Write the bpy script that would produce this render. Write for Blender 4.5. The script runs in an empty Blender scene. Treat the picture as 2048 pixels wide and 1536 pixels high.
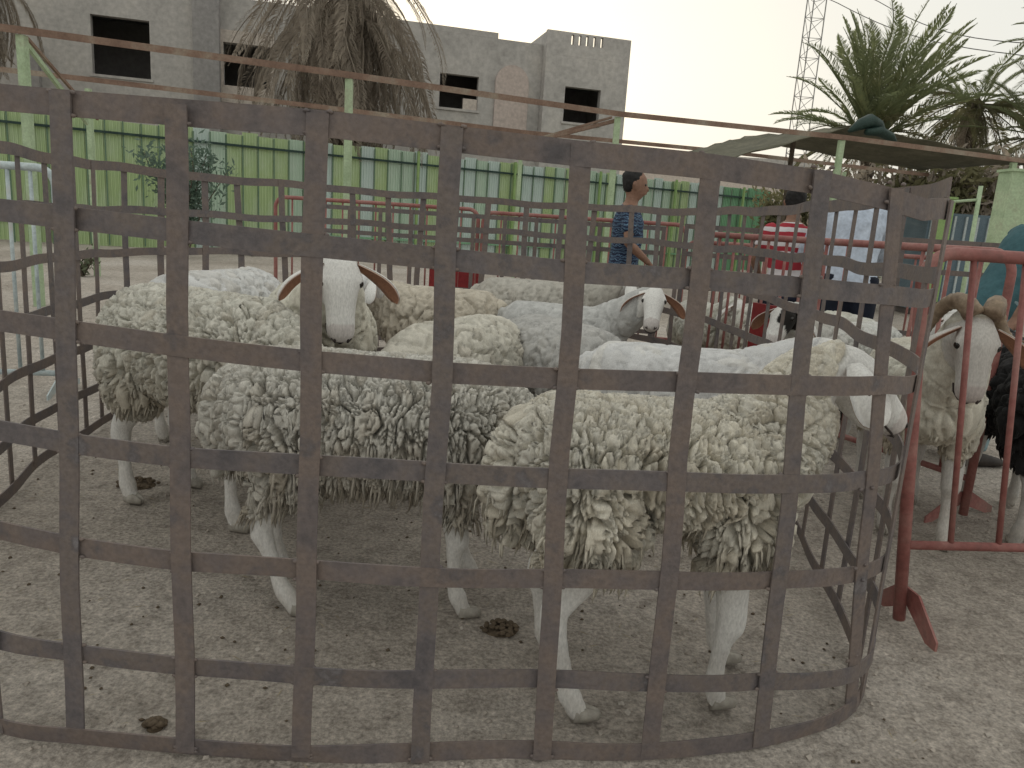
import bpy, math, random
import numpy as np
from mathutils import Vector, Matrix

random.seed(7)
RNG = np.random.default_rng(11)
R = math.radians
scene = bpy.context.scene
COL = scene.collection

# ------------------------------------------------------------------ camera
CAM_H, PITCH, ROLL = 1.25, R(12.0), R(3.8)
FPX, CX, CY = 1500.0, 1024.0, 768.0            # focal length in pixels of the 2048x1536 photograph
_f = np.array([0, math.cos(PITCH), -math.sin(PITCH)])
_r0 = np.array([1.0, 0, 0]); _u0 = np.cross(_r0, _f)
CR = math.cos(ROLL) * _r0 + math.sin(ROLL) * _u0
CU = -math.sin(ROLL) * _r0 + math.cos(ROLL) * _u0
CF = _f
CO = np.array([0, 0, CAM_H])
cam_data = bpy.data.cameras.new('camera')
cam = bpy.data.objects.new('camera', cam_data); COL.objects.link(cam)
cam_data.sensor_width = 36.0; cam_data.sensor_fit = 'HORIZONTAL'
cam_data.lens = 36.0 * FPX / 2048.0
cam_data.clip_start = 0.05; cam_data.clip_end = 6000
cam.matrix_world = Matrix(((CR[0], CU[0], -CF[0], 0), (CR[1], CU[1], -CF[1], 0), (CR[2], CU[2], -CF[2], CAM_H), (0, 0, 0, 1)))
scene.camera = cam

# ------------------------------------------------------------------ light
SUN_ELEV, SUN_AZ = R(9.5), R(-3.0)             # low sun behind the concrete house
world = bpy.data.worlds.new('World'); scene.world = world
world.use_nodes = True
wn = world.node_tree.nodes; wl = world.node_tree.links
bg = wn['Background']
sky = wn.new('ShaderNodeTexSky'); sky.sky_type = 'NISHITA'; sky.sun_disc = False
sky.sun_elevation = SUN_ELEV; sky.sun_rotation = SUN_AZ
sky.air_density = 1.0; sky.dust_density = 6.0; sky.ozone_density = 1.5; sky.altitude = 50
wl.new(sky.outputs[0], bg.inputs[0]); bg.inputs[1].default_value = 0.055
haze_bg = wn.new('ShaderNodeBackground'); haze_bg.inputs[0].default_value = (.985, .985, .915, 1); haze_bg.inputs[1].default_value = 3.2   # even pale dust haze over the whole sky
add_bg = wn.new('ShaderNodeAddShader'); wl.new(bg.outputs[0], add_bg.inputs[0]); wl.new(haze_bg.outputs[0], add_bg.inputs[1])
wl.new(add_bg.outputs[0], wn['World Output'].inputs[0])
sun_data = bpy.data.lights.new('sun', 'SUN'); sun_data.energy = 4.0; sun_data.angle = R(0.5); sun_data.color = (1, .86, .66)
sun = bpy.data.objects.new('sun', sun_data); COL.objects.link(sun)
sd = Vector((math.sin(SUN_AZ) * math.cos(SUN_ELEV), math.cos(SUN_AZ) * math.cos(SUN_ELEV), math.sin(SUN_ELEV)))
sun.rotation_euler = sd.to_track_quat('Z', 'Y').to_euler(); sun.location = (0, 0, 30)
scene.view_settings.view_transform = 'Standard'; scene.view_settings.look = 'None'
scene.view_settings.gamma = 1.0; scene.view_settings.use_curve_mapping = False
scene.view_settings.exposure = -2.0
scene.render.engine = 'CYCLES'
scene.cycles.use_denoising = True
scene.cycles.max_bounces = 6; scene.cycles.diffuse_bounces = 3

# ------------------------------------------------------------------ pixel to place helpers
def ray(x, y): return (x - CX) / FPX * CR - (y - CY) / FPX * CU + CF
def at_z(x, y, z):
    d = ray(x, y); return CO + d * ((z - CAM_H) / d[2])
def at_y(x, y, Y):
    d = ray(x, y); return CO + d * (Y / d[1])

# ------------------------------------------------------------------ materials
def new_mat(name):
    m = bpy.data.materials.new(name); m.use_nodes = True
    nt = m.node_tree; return m, nt, nt.nodes['Principled BSDF']
def N(nt, t, **kw):
    n = nt.nodes.new(t)
    for k, v in kw.items():
        if k in n.inputs: n.inputs[k].default_value = v
        else: setattr(n, k, v)
    return n
def ramp(nt, src, stops):
    r = nt.nodes.new('ShaderNodeValToRGB'); e = r.color_ramp.elements
    while len(e) < len(stops): e.new(0.5)
    for i, (p, c) in enumerate(stops):
        e[i].position = p; e[i].color = (*c, 1) if len(c) == 3 else c
    nt.links.new(src, r.inputs[0]); return r
def coords(nt, scale=(1, 1, 1), kind='Object'):
    tc = nt.nodes.new('ShaderNodeTexCoord'); mp = nt.nodes.new('ShaderNodeMapping')
    mp.inputs['Scale'].default_value = scale
    nt.links.new(tc.outputs[kind], mp.inputs[0]); return mp.outputs[0]
def mix(nt, fac, a, b, mode='MIX'):
    m = nt.nodes.new('ShaderNodeMix'); m.data_type = 'RGBA'; m.blend_type = mode
    for s, v in ((m.inputs[0], fac), (m.inputs[6], a), (m.inputs[7], b)):
        if isinstance(v, (int, float)): s.default_value = v
        elif isinstance(v, tuple): s.default_value = (*v, 1) if len(v) == 3 else v
        else: nt.links.new(v, s)
    return m.outputs[2]
def bump(nt, bs, h, strength=.4, dist=.01):
    b = nt.nodes.new('ShaderNodeBump'); b.inputs['Strength'].default_value = strength; b.inputs['Distance'].default_value = dist
    nt.links.new(h, b.inputs['Height']); nt.links.new(b.outputs[0], bs.inputs['Normal'])

def mottled(name, stops, scale=6, rough=.8, detail=8, bstr=.3, bdist=.004, stretch=(1, 1, 1), metallic=0, spec=.3, fine=40):
    m, nt, bs = new_mat(name)
    c = coords(nt, stretch)
    n1 = N(nt, 'ShaderNodeTexNoise', Scale=scale, Detail=detail, Roughness=.65); nt.links.new(c, n1.inputs[0])
    n2 = N(nt, 'ShaderNodeTexNoise', Scale=fine, Detail=4, Roughness=.6); nt.links.new(c, n2.inputs[0])
    r = ramp(nt, n1.outputs[0], stops)
    v = ramp(nt, n2.outputs[0], [(.25, (.72, .72, .72)), (.75, (1.2, 1.2, 1.2))])
    nt.links.new(mix(nt, .8, r.outputs[0], v.outputs[0], 'MULTIPLY'), bs.inputs['Base Color'])
    bs.inputs['Roughness'].default_value = rough; bs.inputs['Metallic'].default_value = metallic
    bs.inputs['Specular IOR Level'].default_value = spec
    if bstr: bump(nt, bs, n2.outputs[0], bstr, bdist)
    return m

def vcol_mat(name, rough=.9, fine=120, bstr=.35, bdist=.003, stretch=(1, 1, .35), sheen=0., lo=.8, hi=1.15):
    m, nt, bs = new_mat(name)
    a = nt.nodes.new('ShaderNodeAttribute'); a.attribute_name = 'Col'
    c = coords(nt, stretch)
    n2 = N(nt, 'ShaderNodeTexNoise', Scale=fine, Detail=4, Roughness=.65); nt.links.new(c, n2.inputs[0])
    v = ramp(nt, n2.outputs[0], [(.3, (lo,) * 3), (.7, (hi,) * 3)])
    nt.links.new(mix(nt, 1.0, a.outputs[0], v.outputs[0], 'MULTIPLY'), bs.inputs['Base Color'])
    bs.inputs['Roughness'].default_value = rough; bs.inputs['Specular IOR Level'].default_value = .15
    bs.inputs['Sheen Weight'].default_value = sheen
    if bstr: bump(nt, bs, n2.outputs[0], bstr, bdist)
    return m

M = {}
M['rust'] = mottled('rusty_flat_iron', [(.28, (.088, .082, .09)), (.43, (.142, .124, .126)), (.55, (.17, .14, .127)), (.63, (.12, .107, .11)), (.74, (.23, .218, .228))], 9, .62, 9, .5, .003, fine=90, spec=.4)
M['rust_b'] = mottled('rusty_flat_iron_brown', [(.28, (.092, .083, .088)), (.43, (.152, .128, .125)), (.56, (.185, .146, .128)), (.66, (.125, .11, .112)), (.76, (.24, .226, .232))], 7, .65, 9, .5, .003, fine=90, spec=.4)
M['red'] = mottled('faded_red_paint', [(.28, (.19, .085, .075)), (.45, (.28, .105, .093)), (.6, (.33, .16, .14)), (.72, (.22, .13, .11)), (.8, (.36, .24, .21))], 6, .6, 8, .2, .002, fine=60, spec=.4)
M['red_plate'] = mottled('red_painted_plate', [(.3, (.20, .02, .025)), (.7, (.30, .035, .035))], 4, .45, 5, .1, .002)
M['paleblue'] = mottled('pale_blue_paint', [(.3, (.36, .44, .47)), (.55, (.52, .59, .60)), (.75, (.40, .36, .30))], 5, .5, 8, .2, .002)
M['angle_iron'] = mottled('rusted_angle_iron', [(.3, (.16, .10, .075)), (.5, (.24, .16, .12)), (.7, (.33, .29, .23))], 2.2, .75, 8, .3, .003)
M['green_post'] = mottled('pale_green_paint', [(.3, (.30, .40, .24)), (.55, (.42, .53, .35)), (.8, (.30, .27, .2))], 3, .6, 8, .2, .002)
M['green_leafpaint'] = mottled('lime_green_paint', [(.3, (.20, .33, .12)), (.7, (.30, .42, .17))], 3, .6, 8, .2, .002)
M['concrete'] = mottled('grey_cement_render', [(.25, (.37, .355, .34)), (.5, (.46, .44, .42)), (.75, (.55, .52, .48))], .55, .92, 10, .35, .01, fine=6)
M['concrete_shaded'] = mottled('shaded_cement_render', [(.25, (.27, .26, .26)), (.75, (.36, .345, .335))], .6, .92, 10, .35, .01, fine=6)  # darker copy of the cement: pilaster shade put into the colour, rooms share it
M['cream'] = mottled('cream_render', [(.25, (.52, .46, .41)), (.75, (.62, .555, .50))], .8, .92, 10, .3, .01, fine=8)
M['pink'] = mottled('pinkish_infill', [(.25, (.48, .405, .37)), (.75, (.56, .48, .44))], .9, .92, 10, .3, .01, fine=8)
M['beige_wall'] = mottled('beige_wall_render', [(.25, (.40, .42, .34)), (.75, (.52, .52, .44))], .5, .92, 10, .3, .01, fine=6)
M['hoof'] = mottled('grey_hoof', [(.3, (.28, .255, .22)), (.7, (.46, .43, .38))], 30, .6)
M['horn'] = mottled('brown_horn', [(.3, (.16, .11, .075)), (.7, (.30, .23, .16))], 20, .55, 6, .4, .003)
M['frond_green'] = mottled('palm_frond_green', [(.25, (.17, .205, .11)), (.55, (.25, .28, .145)), (.8, (.38, .36, .19))], 1.2, .6, 6, 0, spec=.4, fine=3)
M['frond_dry'] = mottled('palm_frond_dry', [(.25, (.24, .205, .17)), (.5, (.38, .33, .275)), (.8, (.54, .48, .40))], 1.0, .85, 6, 0, fine=4)
M['frond_olive'] = mottled('palm_frond_olive', [(.25, (.13, .135, .07)), (.55, (.21, .20, .11)), (.8, (.32, .28, .16))], 1.2, .7, 6, 0, fine=3)
M['trunk'] = mottled('palm_trunk_bark', [(.3, (.07, .055, .045)), (.7, (.16, .13, .10))], 6, .95, 8, .8, .03, fine=18)
M['shrub'] = mottled('grey_green_leaf', [(.25, (.09, .145, .11)), (.55, (.16, .23, .18)), (.8, (.27, .35, .29))], 4, .5, 5, 0, spec=.5, fine=9)
M['weed'] = mottled('weed_leaf', [(.25, (.08, .10, .06)), (.75, (.16, .18, .11))], 8, .7, 5, 0)
M['stem'] = mottled('woody_stem', [(.3, (.09, .075, .06)), (.7, (.16, .13, .1))], 20, .9)
M['tarp'] = mottled('dark_green_tarp', [(.3, (.012, .03, .026)), (.7, (.03, .06, .05))], 3, .55, 6, .5, .02)
M['net'] = mottled('brown_shade_cloth', [(.25, (.085, .085, .06)), (.5, (.13, .125, .09)), (.8, (.21, .195, .145))], 2.2, .9, 9, .5, .02, fine=14)
M['steel'] = mottled('galvanised_steel', [(.3, (.22, .22, .22)), (.7, (.36, .36, .35))], 4, .5, 4, .1, .002, metallic=.4)
M['cable'] = mottled('black_cable', [(.3, (.03, .03, .03)), (.7, (.06, .06, .06))], 4, .6, 2, 0)
M['stone'] = mottled('small_stones', [(.25, (.28, .245, .21)), (.5, (.40, .355, .31)), (.8, (.56, .52, .47))], 3.1, .9, 3, .4, .003, fine=60)
M['dung'] = mottled('dung', [(.3, (.10, .075, .052)), (.7, (.17, .13, .09))], 25, .95, 6, .7, .01, fine=90)
M['skin'] = mottled('skin', [(.3, (.23, .13, .09)), (.7, (.29, .165, .115))], 12, .55, 4, .1, .001)
M['hair'] = mottled('black_hair', [(.3, (.008, .008, .009)), (.7, (.02, .018, .017))], 60, .6, 4, .6, .004)
M['navy'] = mottled('navy_cloth', [(.3, (.008, .011, .022)), (.7, (.016, .02, .035))], 14, .9, 4, .2, .003)
M['maroon'] = mottled('dark_red_cloth', [(.3, (.15, .016, .02)), (.7, (.23, .028, .032))], 14, .9, 4, .2, .003)
M['white_shirt'] = mottled('pale_blue_white_cloth', [(.3, (.44, .50, .60)), (.7, (.54, .60, .70))], 9, .9, 4, .2, .003)
M['teal'] = mottled('teal_cloth', [(.3, (.045, .11, .13)), (.7, (.065, .145, .165))], 9, .9, 4, .2, .003)
M['paleteal'] = mottled('pale_blue_cloth', [(.3, (.20, .28, .31)), (.7, (.26, .35, .38))], 9, .9, 4, .2, .003)
M['khaki'] = mottled('khaki_cloth', [(.3, (.14, .12, .09)), (.7, (.19, .165, .12))], 9, .9, 4, .2, .003)
M['shoe'] = mottled('dark_leather', [(.3, (.02, .017, .015)), (.7, (.05, .04, .035))], 20, .6)
M['eye'] = mottled('dark_eye', [(.3, (.006, .005, .004)), (.7, (.014, .01, .008))], 30, .12, 2, 0, spec=.6)
M['nostril'] = mottled('dark_nostril', [(.3, (.035, .028, .027)), (.7, (.07, .055, .05))], 30, .7, 2, 0)
M['wool'] = vcol_mat('sheep_wool', .95, 300, .55, .003, (1, 1, .35), .1, .78, 1.12)
M['hide'] = vcol_mat('sheep_short_hair', .85, 160, .4, .002, (1, 1, .4), .1)

for k_ in ('frond_green', 'frond_olive', 'frond_dry', 'shrub'):      # thin leaves let light through
    nt = M[k_].node_tree; bs = nt.nodes['Principled BSDF']; tl = nt.nodes.new('ShaderNodeBsdfTranslucent'); mx = nt.nodes.new('ShaderNodeMixShader'); mx.inputs[0].default_value = .5
    nt.links.new(bs.inputs['Base Color'].links[0].from_socket, tl.inputs[0]); nt.links.new(bs.outputs[0], mx.inputs[1]); nt.links.new(tl.outputs[0], mx.inputs[2]); nt.links.new(mx.outputs[0], nt.nodes['Material Output'].inputs[0])
def striped_mat(name, bands, z0, z1):
    m, nt, bs = new_mat(name)
    tc = nt.nodes.new('ShaderNodeTexCoord'); sp = nt.nodes.new('ShaderNodeSeparateXYZ'); nt.links.new(tc.outputs['Object'], sp.inputs[0])
    nz = N(nt, 'ShaderNodeTexNoise', Scale=7.0, Detail=2.0); nt.links.new(tc.outputs['Object'], nz.inputs[0])
    ma = N(nt, 'ShaderNodeMath', operation='MULTIPLY_ADD'); nt.links.new(nz.outputs[0], ma.inputs[0]); ma.inputs[1].default_value = .03
    nt.links.new(sp.outputs[2], ma.inputs[2])
    mr = nt.nodes.new('ShaderNodeMapRange'); mr.inputs[1].default_value = z0; mr.inputs[2].default_value = z1
    nt.links.new(ma.outputs[0], mr.inputs[0])
    r = ramp(nt, mr.outputs[0], bands); r.color_ramp.interpolation = 'CONSTANT'
    nt.links.new(r.outputs[0], bs.inputs['Base Color']); bs.inputs['Roughness'].default_value = .9
    return m
_wh = (.66, .62, .64); _rd = (.36, .03, .045); _nv = (.015, .017, .04); _pk = (.40, .06, .12)
M['stripes'] = striped_mat('striped_shirt_cloth', [(0, _nv), (.06, _wh), (.13, _nv), (.18, _wh), (.26, _rd), (.42, _wh), (.49, _rd), (.55, _wh), (.61, _nv), (.68, _rd), (.74, _wh), (.80, _rd), (.85, _wh), (.89, _rd)], .9, 1.5)
def wavy_mat():
    m, nt, bs = new_mat('navy_wavy_print_cloth')
    c = coords(nt, (1, 1, 1.6))
    w = N(nt, 'ShaderNodeTexWave', Scale=7.0, Distortion=7.0, Detail=2.0); w.inputs['Detail Scale'].default_value = 2.2; w.bands_direction = 'Z'
    nt.links.new(c, w.inputs[0])
    r = ramp(nt, w.outputs[0], [(0, (.012, .02, .05)), (.55, (.015, .03, .075)), (.66, (.11, .22, .36)), (.8, (.20, .33, .45)), (.9, (.02, .035, .08))])
    nt.links.new(r.outputs[0], bs.inputs['Base Color']); bs.inputs['Roughness'].default_value = .9
    return m
M['wavy'] = wavy_mat()

def ground_mat():
    m, nt, bs = new_mat('dry_dirt')
    c = coords(nt)
    n1 = N(nt, 'ShaderNodeTexNoise', Scale=.55, Detail=8.0, Roughness=.6); nt.links.new(c, n1.inputs[0])
    n2 = N(nt, 'ShaderNodeTexNoise', Scale=11.0, Detail=10.0, Roughness=.72); nt.links.new(c, n2.inputs[0])
    n3 = N(nt, 'ShaderNodeTexNoise', Scale=75.0, Detail=6.0, Roughness=.75); nt.links.new(c, n3.inputs[0])
    v = N(nt, 'ShaderNodeTexVoronoi', Scale=52.0, Randomness=1.0); nt.links.new(c, v.inputs[0])
    a = ramp(nt, n1.outputs[0], [(.34, (.39, .345, .30)), (.5, (.475, .425, .375)), (.66, (.54, .495, .45))])
    b = ramp(nt, n2.outputs[0], [(.28, (.48, .46, .44)), (.5, (1, 1, 1)), (.75, (1.35, 1.35, 1.35))])
    d = ramp(nt, n3.outputs[0], [(.32, (.45, .45, .45)), (.5, (1, 1, 1)), (.68, (1.6, 1.6, 1.6))])
    x = mix(nt, .85, mix(nt, .8, a.outputs[0], b.outputs[0], 'MULTIPLY'), d.outputs[0], 'MULTIPLY')
    nt.links.new(x, bs.inputs['Base Color']); bs.inputs['Roughness'].default_value = .95; bs.inputs['Specular IOR Level'].default_value = .1
    h = mix(nt, .5, n2.outputs[0], n3.outputs[0]); h2 = mix(nt, .25, h, v.outputs[0])
    bump(nt, bs, h2, 1.0, .032)
    return m
M['dirt'] = ground_mat()

def sheet_mat(name, lo, hi, worn):
    m, nt, bs = new_mat(name)
    c = coords(nt, (1, 1, .12)); c2 = coords(nt)
    n1 = N(nt, 'ShaderNodeTexNoise', Scale=5.0, Detail=8.0, Roughness=.65); nt.links.new(c, n1.inputs[0])
    n2 = N(nt, 'ShaderNodeTexNoise', Scale=.9, Detail=6.0, Roughness=.6); nt.links.new(c2, n2.inputs[0])
    r = ramp(nt, n1.outputs[0], [(.3, lo), (.7, hi)])
    f = ramp(nt, n2.outputs[0], [(.46, (0, 0, 0)), (.66, (.8, .8, .8))])
    nt.links.new(mix(nt, f.outputs[0], r.outputs[0], worn), bs.inputs['Base Color'])
    bs.inputs['Roughness'].default_value = .55; bs.inputs['Specular IOR Level'].default_value = .35
    return m
M['sheets'] = [sheet_mat('lime_sheet', (.34, .45, .225), (.43, .54, .29), (.48, .57, .42)),
               sheet_mat('mint_sheet', (.39, .52, .41), (.47, .58, .47), (.50, .58, .50)),
               sheet_mat('pale_sheet', (.46, .56, .53), (.54, .62, .59), (.44, .55, .48)),
               sheet_mat('deep_green_sheet', (.15, .32, .18), (.20, .39, .23), (.24, .40, .28))]

# ------------------------------------------------------------------ mesh helpers
class MB:
    def __init__(s): s.v = []; s.f = []
    def add(s, verts, faces):
        o = len(s.v); s.v.extend([tuple(map(float, p)) for p in verts]); s.f.extend([tuple(i + o for i in f) for f in faces]); return s
    def box(s, lo, hi):
        (a, b, c), (d, e, f) = lo, hi
        return s.add([(a, b, c), (d, b, c), (d, e, c), (a, e, c), (a, b, f), (d, b, f), (d, e, f), (a, e, f)],
                     [(3, 2, 1, 0), (4, 5, 6, 7), (0, 1, 5, 4), (1, 2, 6, 5), (2, 3, 7, 6), (3, 0, 4, 7)])
    def beam(s, p, q, w, t, side=None):
        p = np.array(p, float); q = np.array(q, float); d = q - p; d /= np.linalg.norm(d)
        sv = np.array(side, float) if side is not None else (np.array([0, 0, 1.]) if abs(d[2]) < .9 else np.array([1., 0, 0]))
        a = np.cross(d, sv); a /= np.linalg.norm(a); b = np.cross(a, d)
        a = a * t / 2; b = b * w / 2
        return s.add([p - a - b, p + a - b, p + a + b, p - a + b, q - a - b, q + a - b, q + a + b, q - a + b],
                     [(3, 2, 1, 0), (4, 5, 6, 7), (0, 1, 5, 4), (1, 2, 6, 5), (2, 3, 7, 6), (3, 0, 4, 7)])
    def tube(s, pts, rad, n=8, cap=True, flat=1.0, up=None, power=2.0):
        """ring loft along pts; rad: number, list of numbers or list of (side, up) half sizes"""
        P = np.array(pts, float); k = len(P)
        rr = [rad] * k if isinstance(rad, (int, float)) else list(rad)
        T = np.gradient(P, axis=0); T /= np.linalg.norm(T, axis=1)[:, None] + 1e-12
        u = np.array(up, float) if up is not None else (np.array([0, 0, 1.]) if abs(T[0][2]) < .8 else np.array([1., 0, 0]))
        verts = []
        for i in range(k):
            u = u - T[i] * u.dot(T[i]); u /= np.linalg.norm(u) + 1e-12
            w = np.cross(T[i], u)
            a, b = rr[i] if isinstance(rr[i], (tuple, list)) else (rr[i], rr[i] * flat)
            for j in range(n):
                th = 2 * math.pi * j / n; c, q = math.cos(th), math.sin(th)
                if power != 2.0:
                    c = math.copysign(abs(c) ** (2 / power), c); q = math.copysign(abs(q) ** (2 / power), q)
                verts.append(P[i] + w * a * c + u * b * q)
        faces = [(i * n + j, i * n + (j + 1) % n, (i + 1) * n + (j + 1) % n, (i + 1) * n + j) for i in range(k - 1) for j in range(n)]
        if cap: faces += [tuple(range(n))[::-1], tuple((k - 1) * n + j for j in range(n))]
        return s.add(verts, faces)
    def ball(s, c, r, n=10, m=7):
        r = (r, r, r) if isinstance(r, (int, float)) else r
        v = [(c[0], c[1], c[2] + r[2])]
        for i in range(1, m):
            for j in range(n):
                a, b = math.pi * i / m, 2 * math.pi * j / n
                v.append((c[0] + r[0] * math.sin(a) * math.cos(b), c[1] + r[1] * math.sin(a) * math.sin(b), c[2] + r[2] * math.cos(a)))
        v.append((c[0], c[1], c[2] - r[2])); L = len(v) - 1
        f = [(0, 1 + j, 1 + (j + 1) % n) for j in range(n)]
        f += [(1 + i * n + j, 1 + (i + 1) * n + j, 1 + (i + 1) * n + (j + 1) % n, 1 + i * n + (j + 1) % n) for i in range(m - 2) for j in range(n)]
        f += [(L, 1 + (m - 2) * n + (j + 1) % n, 1 + (m - 2) * n + j) for j in range(n)]
        return s.add(v, f)
    def mesh(s, name, smooth=False):
        me = bpy.data.meshes.new(name); me.from_pydata(s.v, [], s.f); me.update()
        if smooth: me.polygons.foreach_set('use_smooth', [True] * len(me.polygons))
        return me
    def build(s, name, mat, parent=None, smooth=False):
        return link(name, s.mesh(name, smooth), mat, parent)

def link(name, me, mat=None, parent=None):
    o = bpy.data.objects.new(name, me); COL.objects.link(o)
    if mat is not None and len(me.materials) == 0: me.materials.append(mat)
    if parent is not None: o.parent = parent
    return o
def tag(o, label, cat, group=None, kind=None):
    o['label'] = label; o['category'] = cat
    if group: o['group'] = group
    if kind: o['kind'] = kind
    return o
def thing(name, label, cat, loc=(0, 0, 0), rz=0, group=None):
    o = bpy.data.objects.new(name, None); COL.objects.link(o)
    o.location = tuple(map(float, loc)); o.rotation_euler = (0, 0, rz); o.empty_display_size = .2
    return tag(o, label, cat, group)
def structure(o): o['kind'] = 'structure'; return o
def fast_mesh(name, V, quads=None, tris=None, smooth=True):
    me = bpy.data.meshes.new(name)
    nq = 0 if quads is None else len(quads); nt = 0 if tris is None else len(tris)
    me.vertices.add(len(V)); me.vertices.foreach_set('co', np.asarray(V, np.float32).ravel())
    me.loops.add(nq * 4 + nt * 3); me.polygons.add(nq + nt)
    li = np.concatenate([x.ravel() for x in (quads, tris) if x is not None]).astype(np.int32)
    me.loops.foreach_set('vertex_index', li)
    st = np.concatenate([np.arange(nq) * 4, nq * 4 + np.arange(nt) * 3]).astype(np.int32)
    me.polygons.foreach_set('loop_start', st)
    me.polygons.foreach_set('use_smooth', np.full(nq + nt, smooth))
    me.update(calc_edges=True); me.validate(); return me
def set_col(me, cols):
    a = me.color_attributes.new('Col', 'FLOAT_COLOR', 'POINT')
    c = np.ones((len(me.vertices), 4), np.float32); c[:, :3] = cols; a.data.foreach_set('color', c.ravel())
def remesh(mb, voxel, smooth_it=4):
    me = mb.mesh('tmp'); o = bpy.data.objects.new('tmp', me); COL.objects.link(o)
    m = o.modifiers.new('r', 'REMESH'); m.mode = 'VOXEL'; m.voxel_size = voxel; m.use_smooth_shade = True
    s = o.modifiers.new('s', 'SMOOTH'); s.factor = .5; s.iterations = smooth_it
    dg = bpy.context.evaluated_depsgraph_get(); dg.update()
    out = bpy.data.meshes.new_from_object(o.evaluated_get(dg))
    bpy.data.objects.remove(o); bpy.data.meshes.remove(me)
    return out
def get_co(me):
    a = np.empty(len(me.vertices) * 3, np.float32); me.vertices.foreach_get('co', a); return a.reshape(-1, 3).astype(float)
def catmull(P, per=12, closed=False):
    P = np.array(P, float); n = len(P); out = []
    rng = range(n) if closed else range(n - 1)
    for i in rng:
        p0, p1, p2, p3 = (P[(i - 1) % n], P[i], P[(i + 1) % n], P[(i + 2) % n]) if closed else (P[max(i - 1, 0)], P[i], P[i + 1], P[min(i + 2, n - 1)])
        for k in range(per):
            t = k / per
            out.append(.5 * (2 * p1 + (p2 - p0) * t + (2 * p0 - 5 * p1 + 4 * p2 - p3) * t * t + (3 * p1 - p0 - 3 * p2 + p3) * t ** 3))
    if not closed: out.append(P[-1])
    return np.array(out)
def smooth_noise(x, y, seed=0):
    """cheap band limited height noise"""
    r = np.random.default_rng(seed); h = np.zeros_like(x)
    for k in range(14):
        a = r.uniform(0, 6.283); fq = r.uniform(.8, 9.0); ph = r.uniform(0, 6.283)
        h += np.sin((x * math.cos(a) + y * math.sin(a)) * fq + ph) / (1 + fq * .55)
    return h / 4

# ================================================================== SETTING
# ---- ground: one sheet, fine near the pen, reaching the horizon
def axis(near, far, n1, n2):
    a = np.linspace(-near, near, n1); b = near + (far - near) * (np.linspace(0, 1, n2 + 1)[1:] ** 4)
    return np.concatenate([-b[::-1], a, b])
def ground_h(x, y):
    f = np.clip(1.2 - np.hypot(x, y - 3) / 14, 0, 1)
    return (smooth_noise(x, y, 3) * .011 + smooth_noise(x * 5, y * 5, 5) * .006 + smooth_noise(x * 13, y * 13, 6) * .0022) * f - .006
gx = axis(4.2, 3000, 230, 26); gy = axis(4.2, 3000, 230, 26) + 3.6
GX, GY = np.meshgrid(gx, gy); GZ = ground_h(GX, GY)
nx, ny = len(gx), len(gy)
idx = np.arange(nx * ny).reshape(ny, nx)
q = np.stack([idx[:-1, :-1], idx[:-1, 1:], idx[1:, 1:], idx[1:, :-1]], -1).reshape(-1, 4)
ground = structure(link('ground', fast_mesh('ground', np.stack([GX, GY, GZ], -1).reshape(-1, 3), q), M['dirt']))

# ---- loose stones, one mass nobody could count
def make_gravel():
    n = 6000
    Yv = 1.0 + 8.5 * RNG.random(n) ** 1.7; Xv = (RNG.random(n) - .5) * (1.7 * Yv + 1.2)
    rad = .0024 + .0115 * RNG.random(n) ** 3.6
    base = np.array([[1, 0, 0], [-.5, .87, 0], [-.5, -.87, 0], [0, 0, .8], [.55, .5, .45], [-.7, 0, .5], [.4, -.6, .5]])
    tri = np.array([[0, 4, 6], [6, 4, 3], [4, 5, 3], [5, 6, 3], [0, 1, 4], [1, 5, 4], [1, 2, 5], [2, 6, 5], [2, 0, 6]])
    a = RNG.random(n) * 6.283; ca, sa = np.cos(a), np.sin(a)
    B = np.repeat(base[None], n, 0) * (1 + .5 * (RNG.random((n, 7, 3)) - .5)) * rad[:, None, None]
    V = np.stack([B[..., 0] * ca[:, None] - B[..., 1] * sa[:, None] + Xv[:, None], B[..., 0] * sa[:, None] + B[..., 1] * ca[:, None] + Yv[:, None],
                  B[..., 2] + (ground_h(Xv, Yv) - .001)[:, None]], -1).reshape(-1, 3)
    T = (tri[None] + (np.arange(n) * 7)[:, None, None]).reshape(-1, 3)
    o = link('gravel', fast_mesh('gravel', V, None, T, False), M['stone'])
    tag(o, 'loose pale stones and clods scattered over the dry dirt ground', 'gravel', kind='stuff')
make_gravel()
def litter(name, label, mat, n, rad, elong, seed):
    r = np.random.default_rng(seed); Yv = 1.45 + 4.4 * r.random(n); Xv = -2.1 + 3.3 * r.random(n); cl_ = np.sin(Xv * 2.3 + 1) * np.sin(Yv * 2.9) + r.normal(0, .5, n) > -.1; Xv, Yv = Xv[cl_], Yv[cl_]; n = len(Xv)
    base = np.array([[1, 0, 0], [-1, 0, 0], [0, 1, 0], [0, -1, 0], [0, 0, 1], [0, 0, -.6]]); tri = np.array([[0, 2, 4], [2, 1, 4], [1, 3, 4], [3, 0, 4], [2, 0, 5], [1, 2, 5], [3, 1, 5], [0, 3, 5]])
    a = r.random(n) * 6.283; s_ = rad * (.6 + .8 * r.random(n)); B = base[None] * s_[:, None, None] * np.array(elong); ca, sa = np.cos(a)[:, None], np.sin(a)[:, None]
    V = np.stack([B[..., 0] * ca - B[..., 1] * sa + Xv[:, None], B[..., 0] * sa + B[..., 1] * ca + Yv[:, None], B[..., 2] + (ground_h(Xv, Yv) + rad * elong[2] * .5)[:, None]], -1).reshape(-1, 3)
    o = link(name, fast_mesh(name, V, None, (tri[None] + (np.arange(n) * 6)[:, None, None]).reshape(-1, 3), True), mat); tag(o, label, 'litter', kind='stuff')
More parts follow.
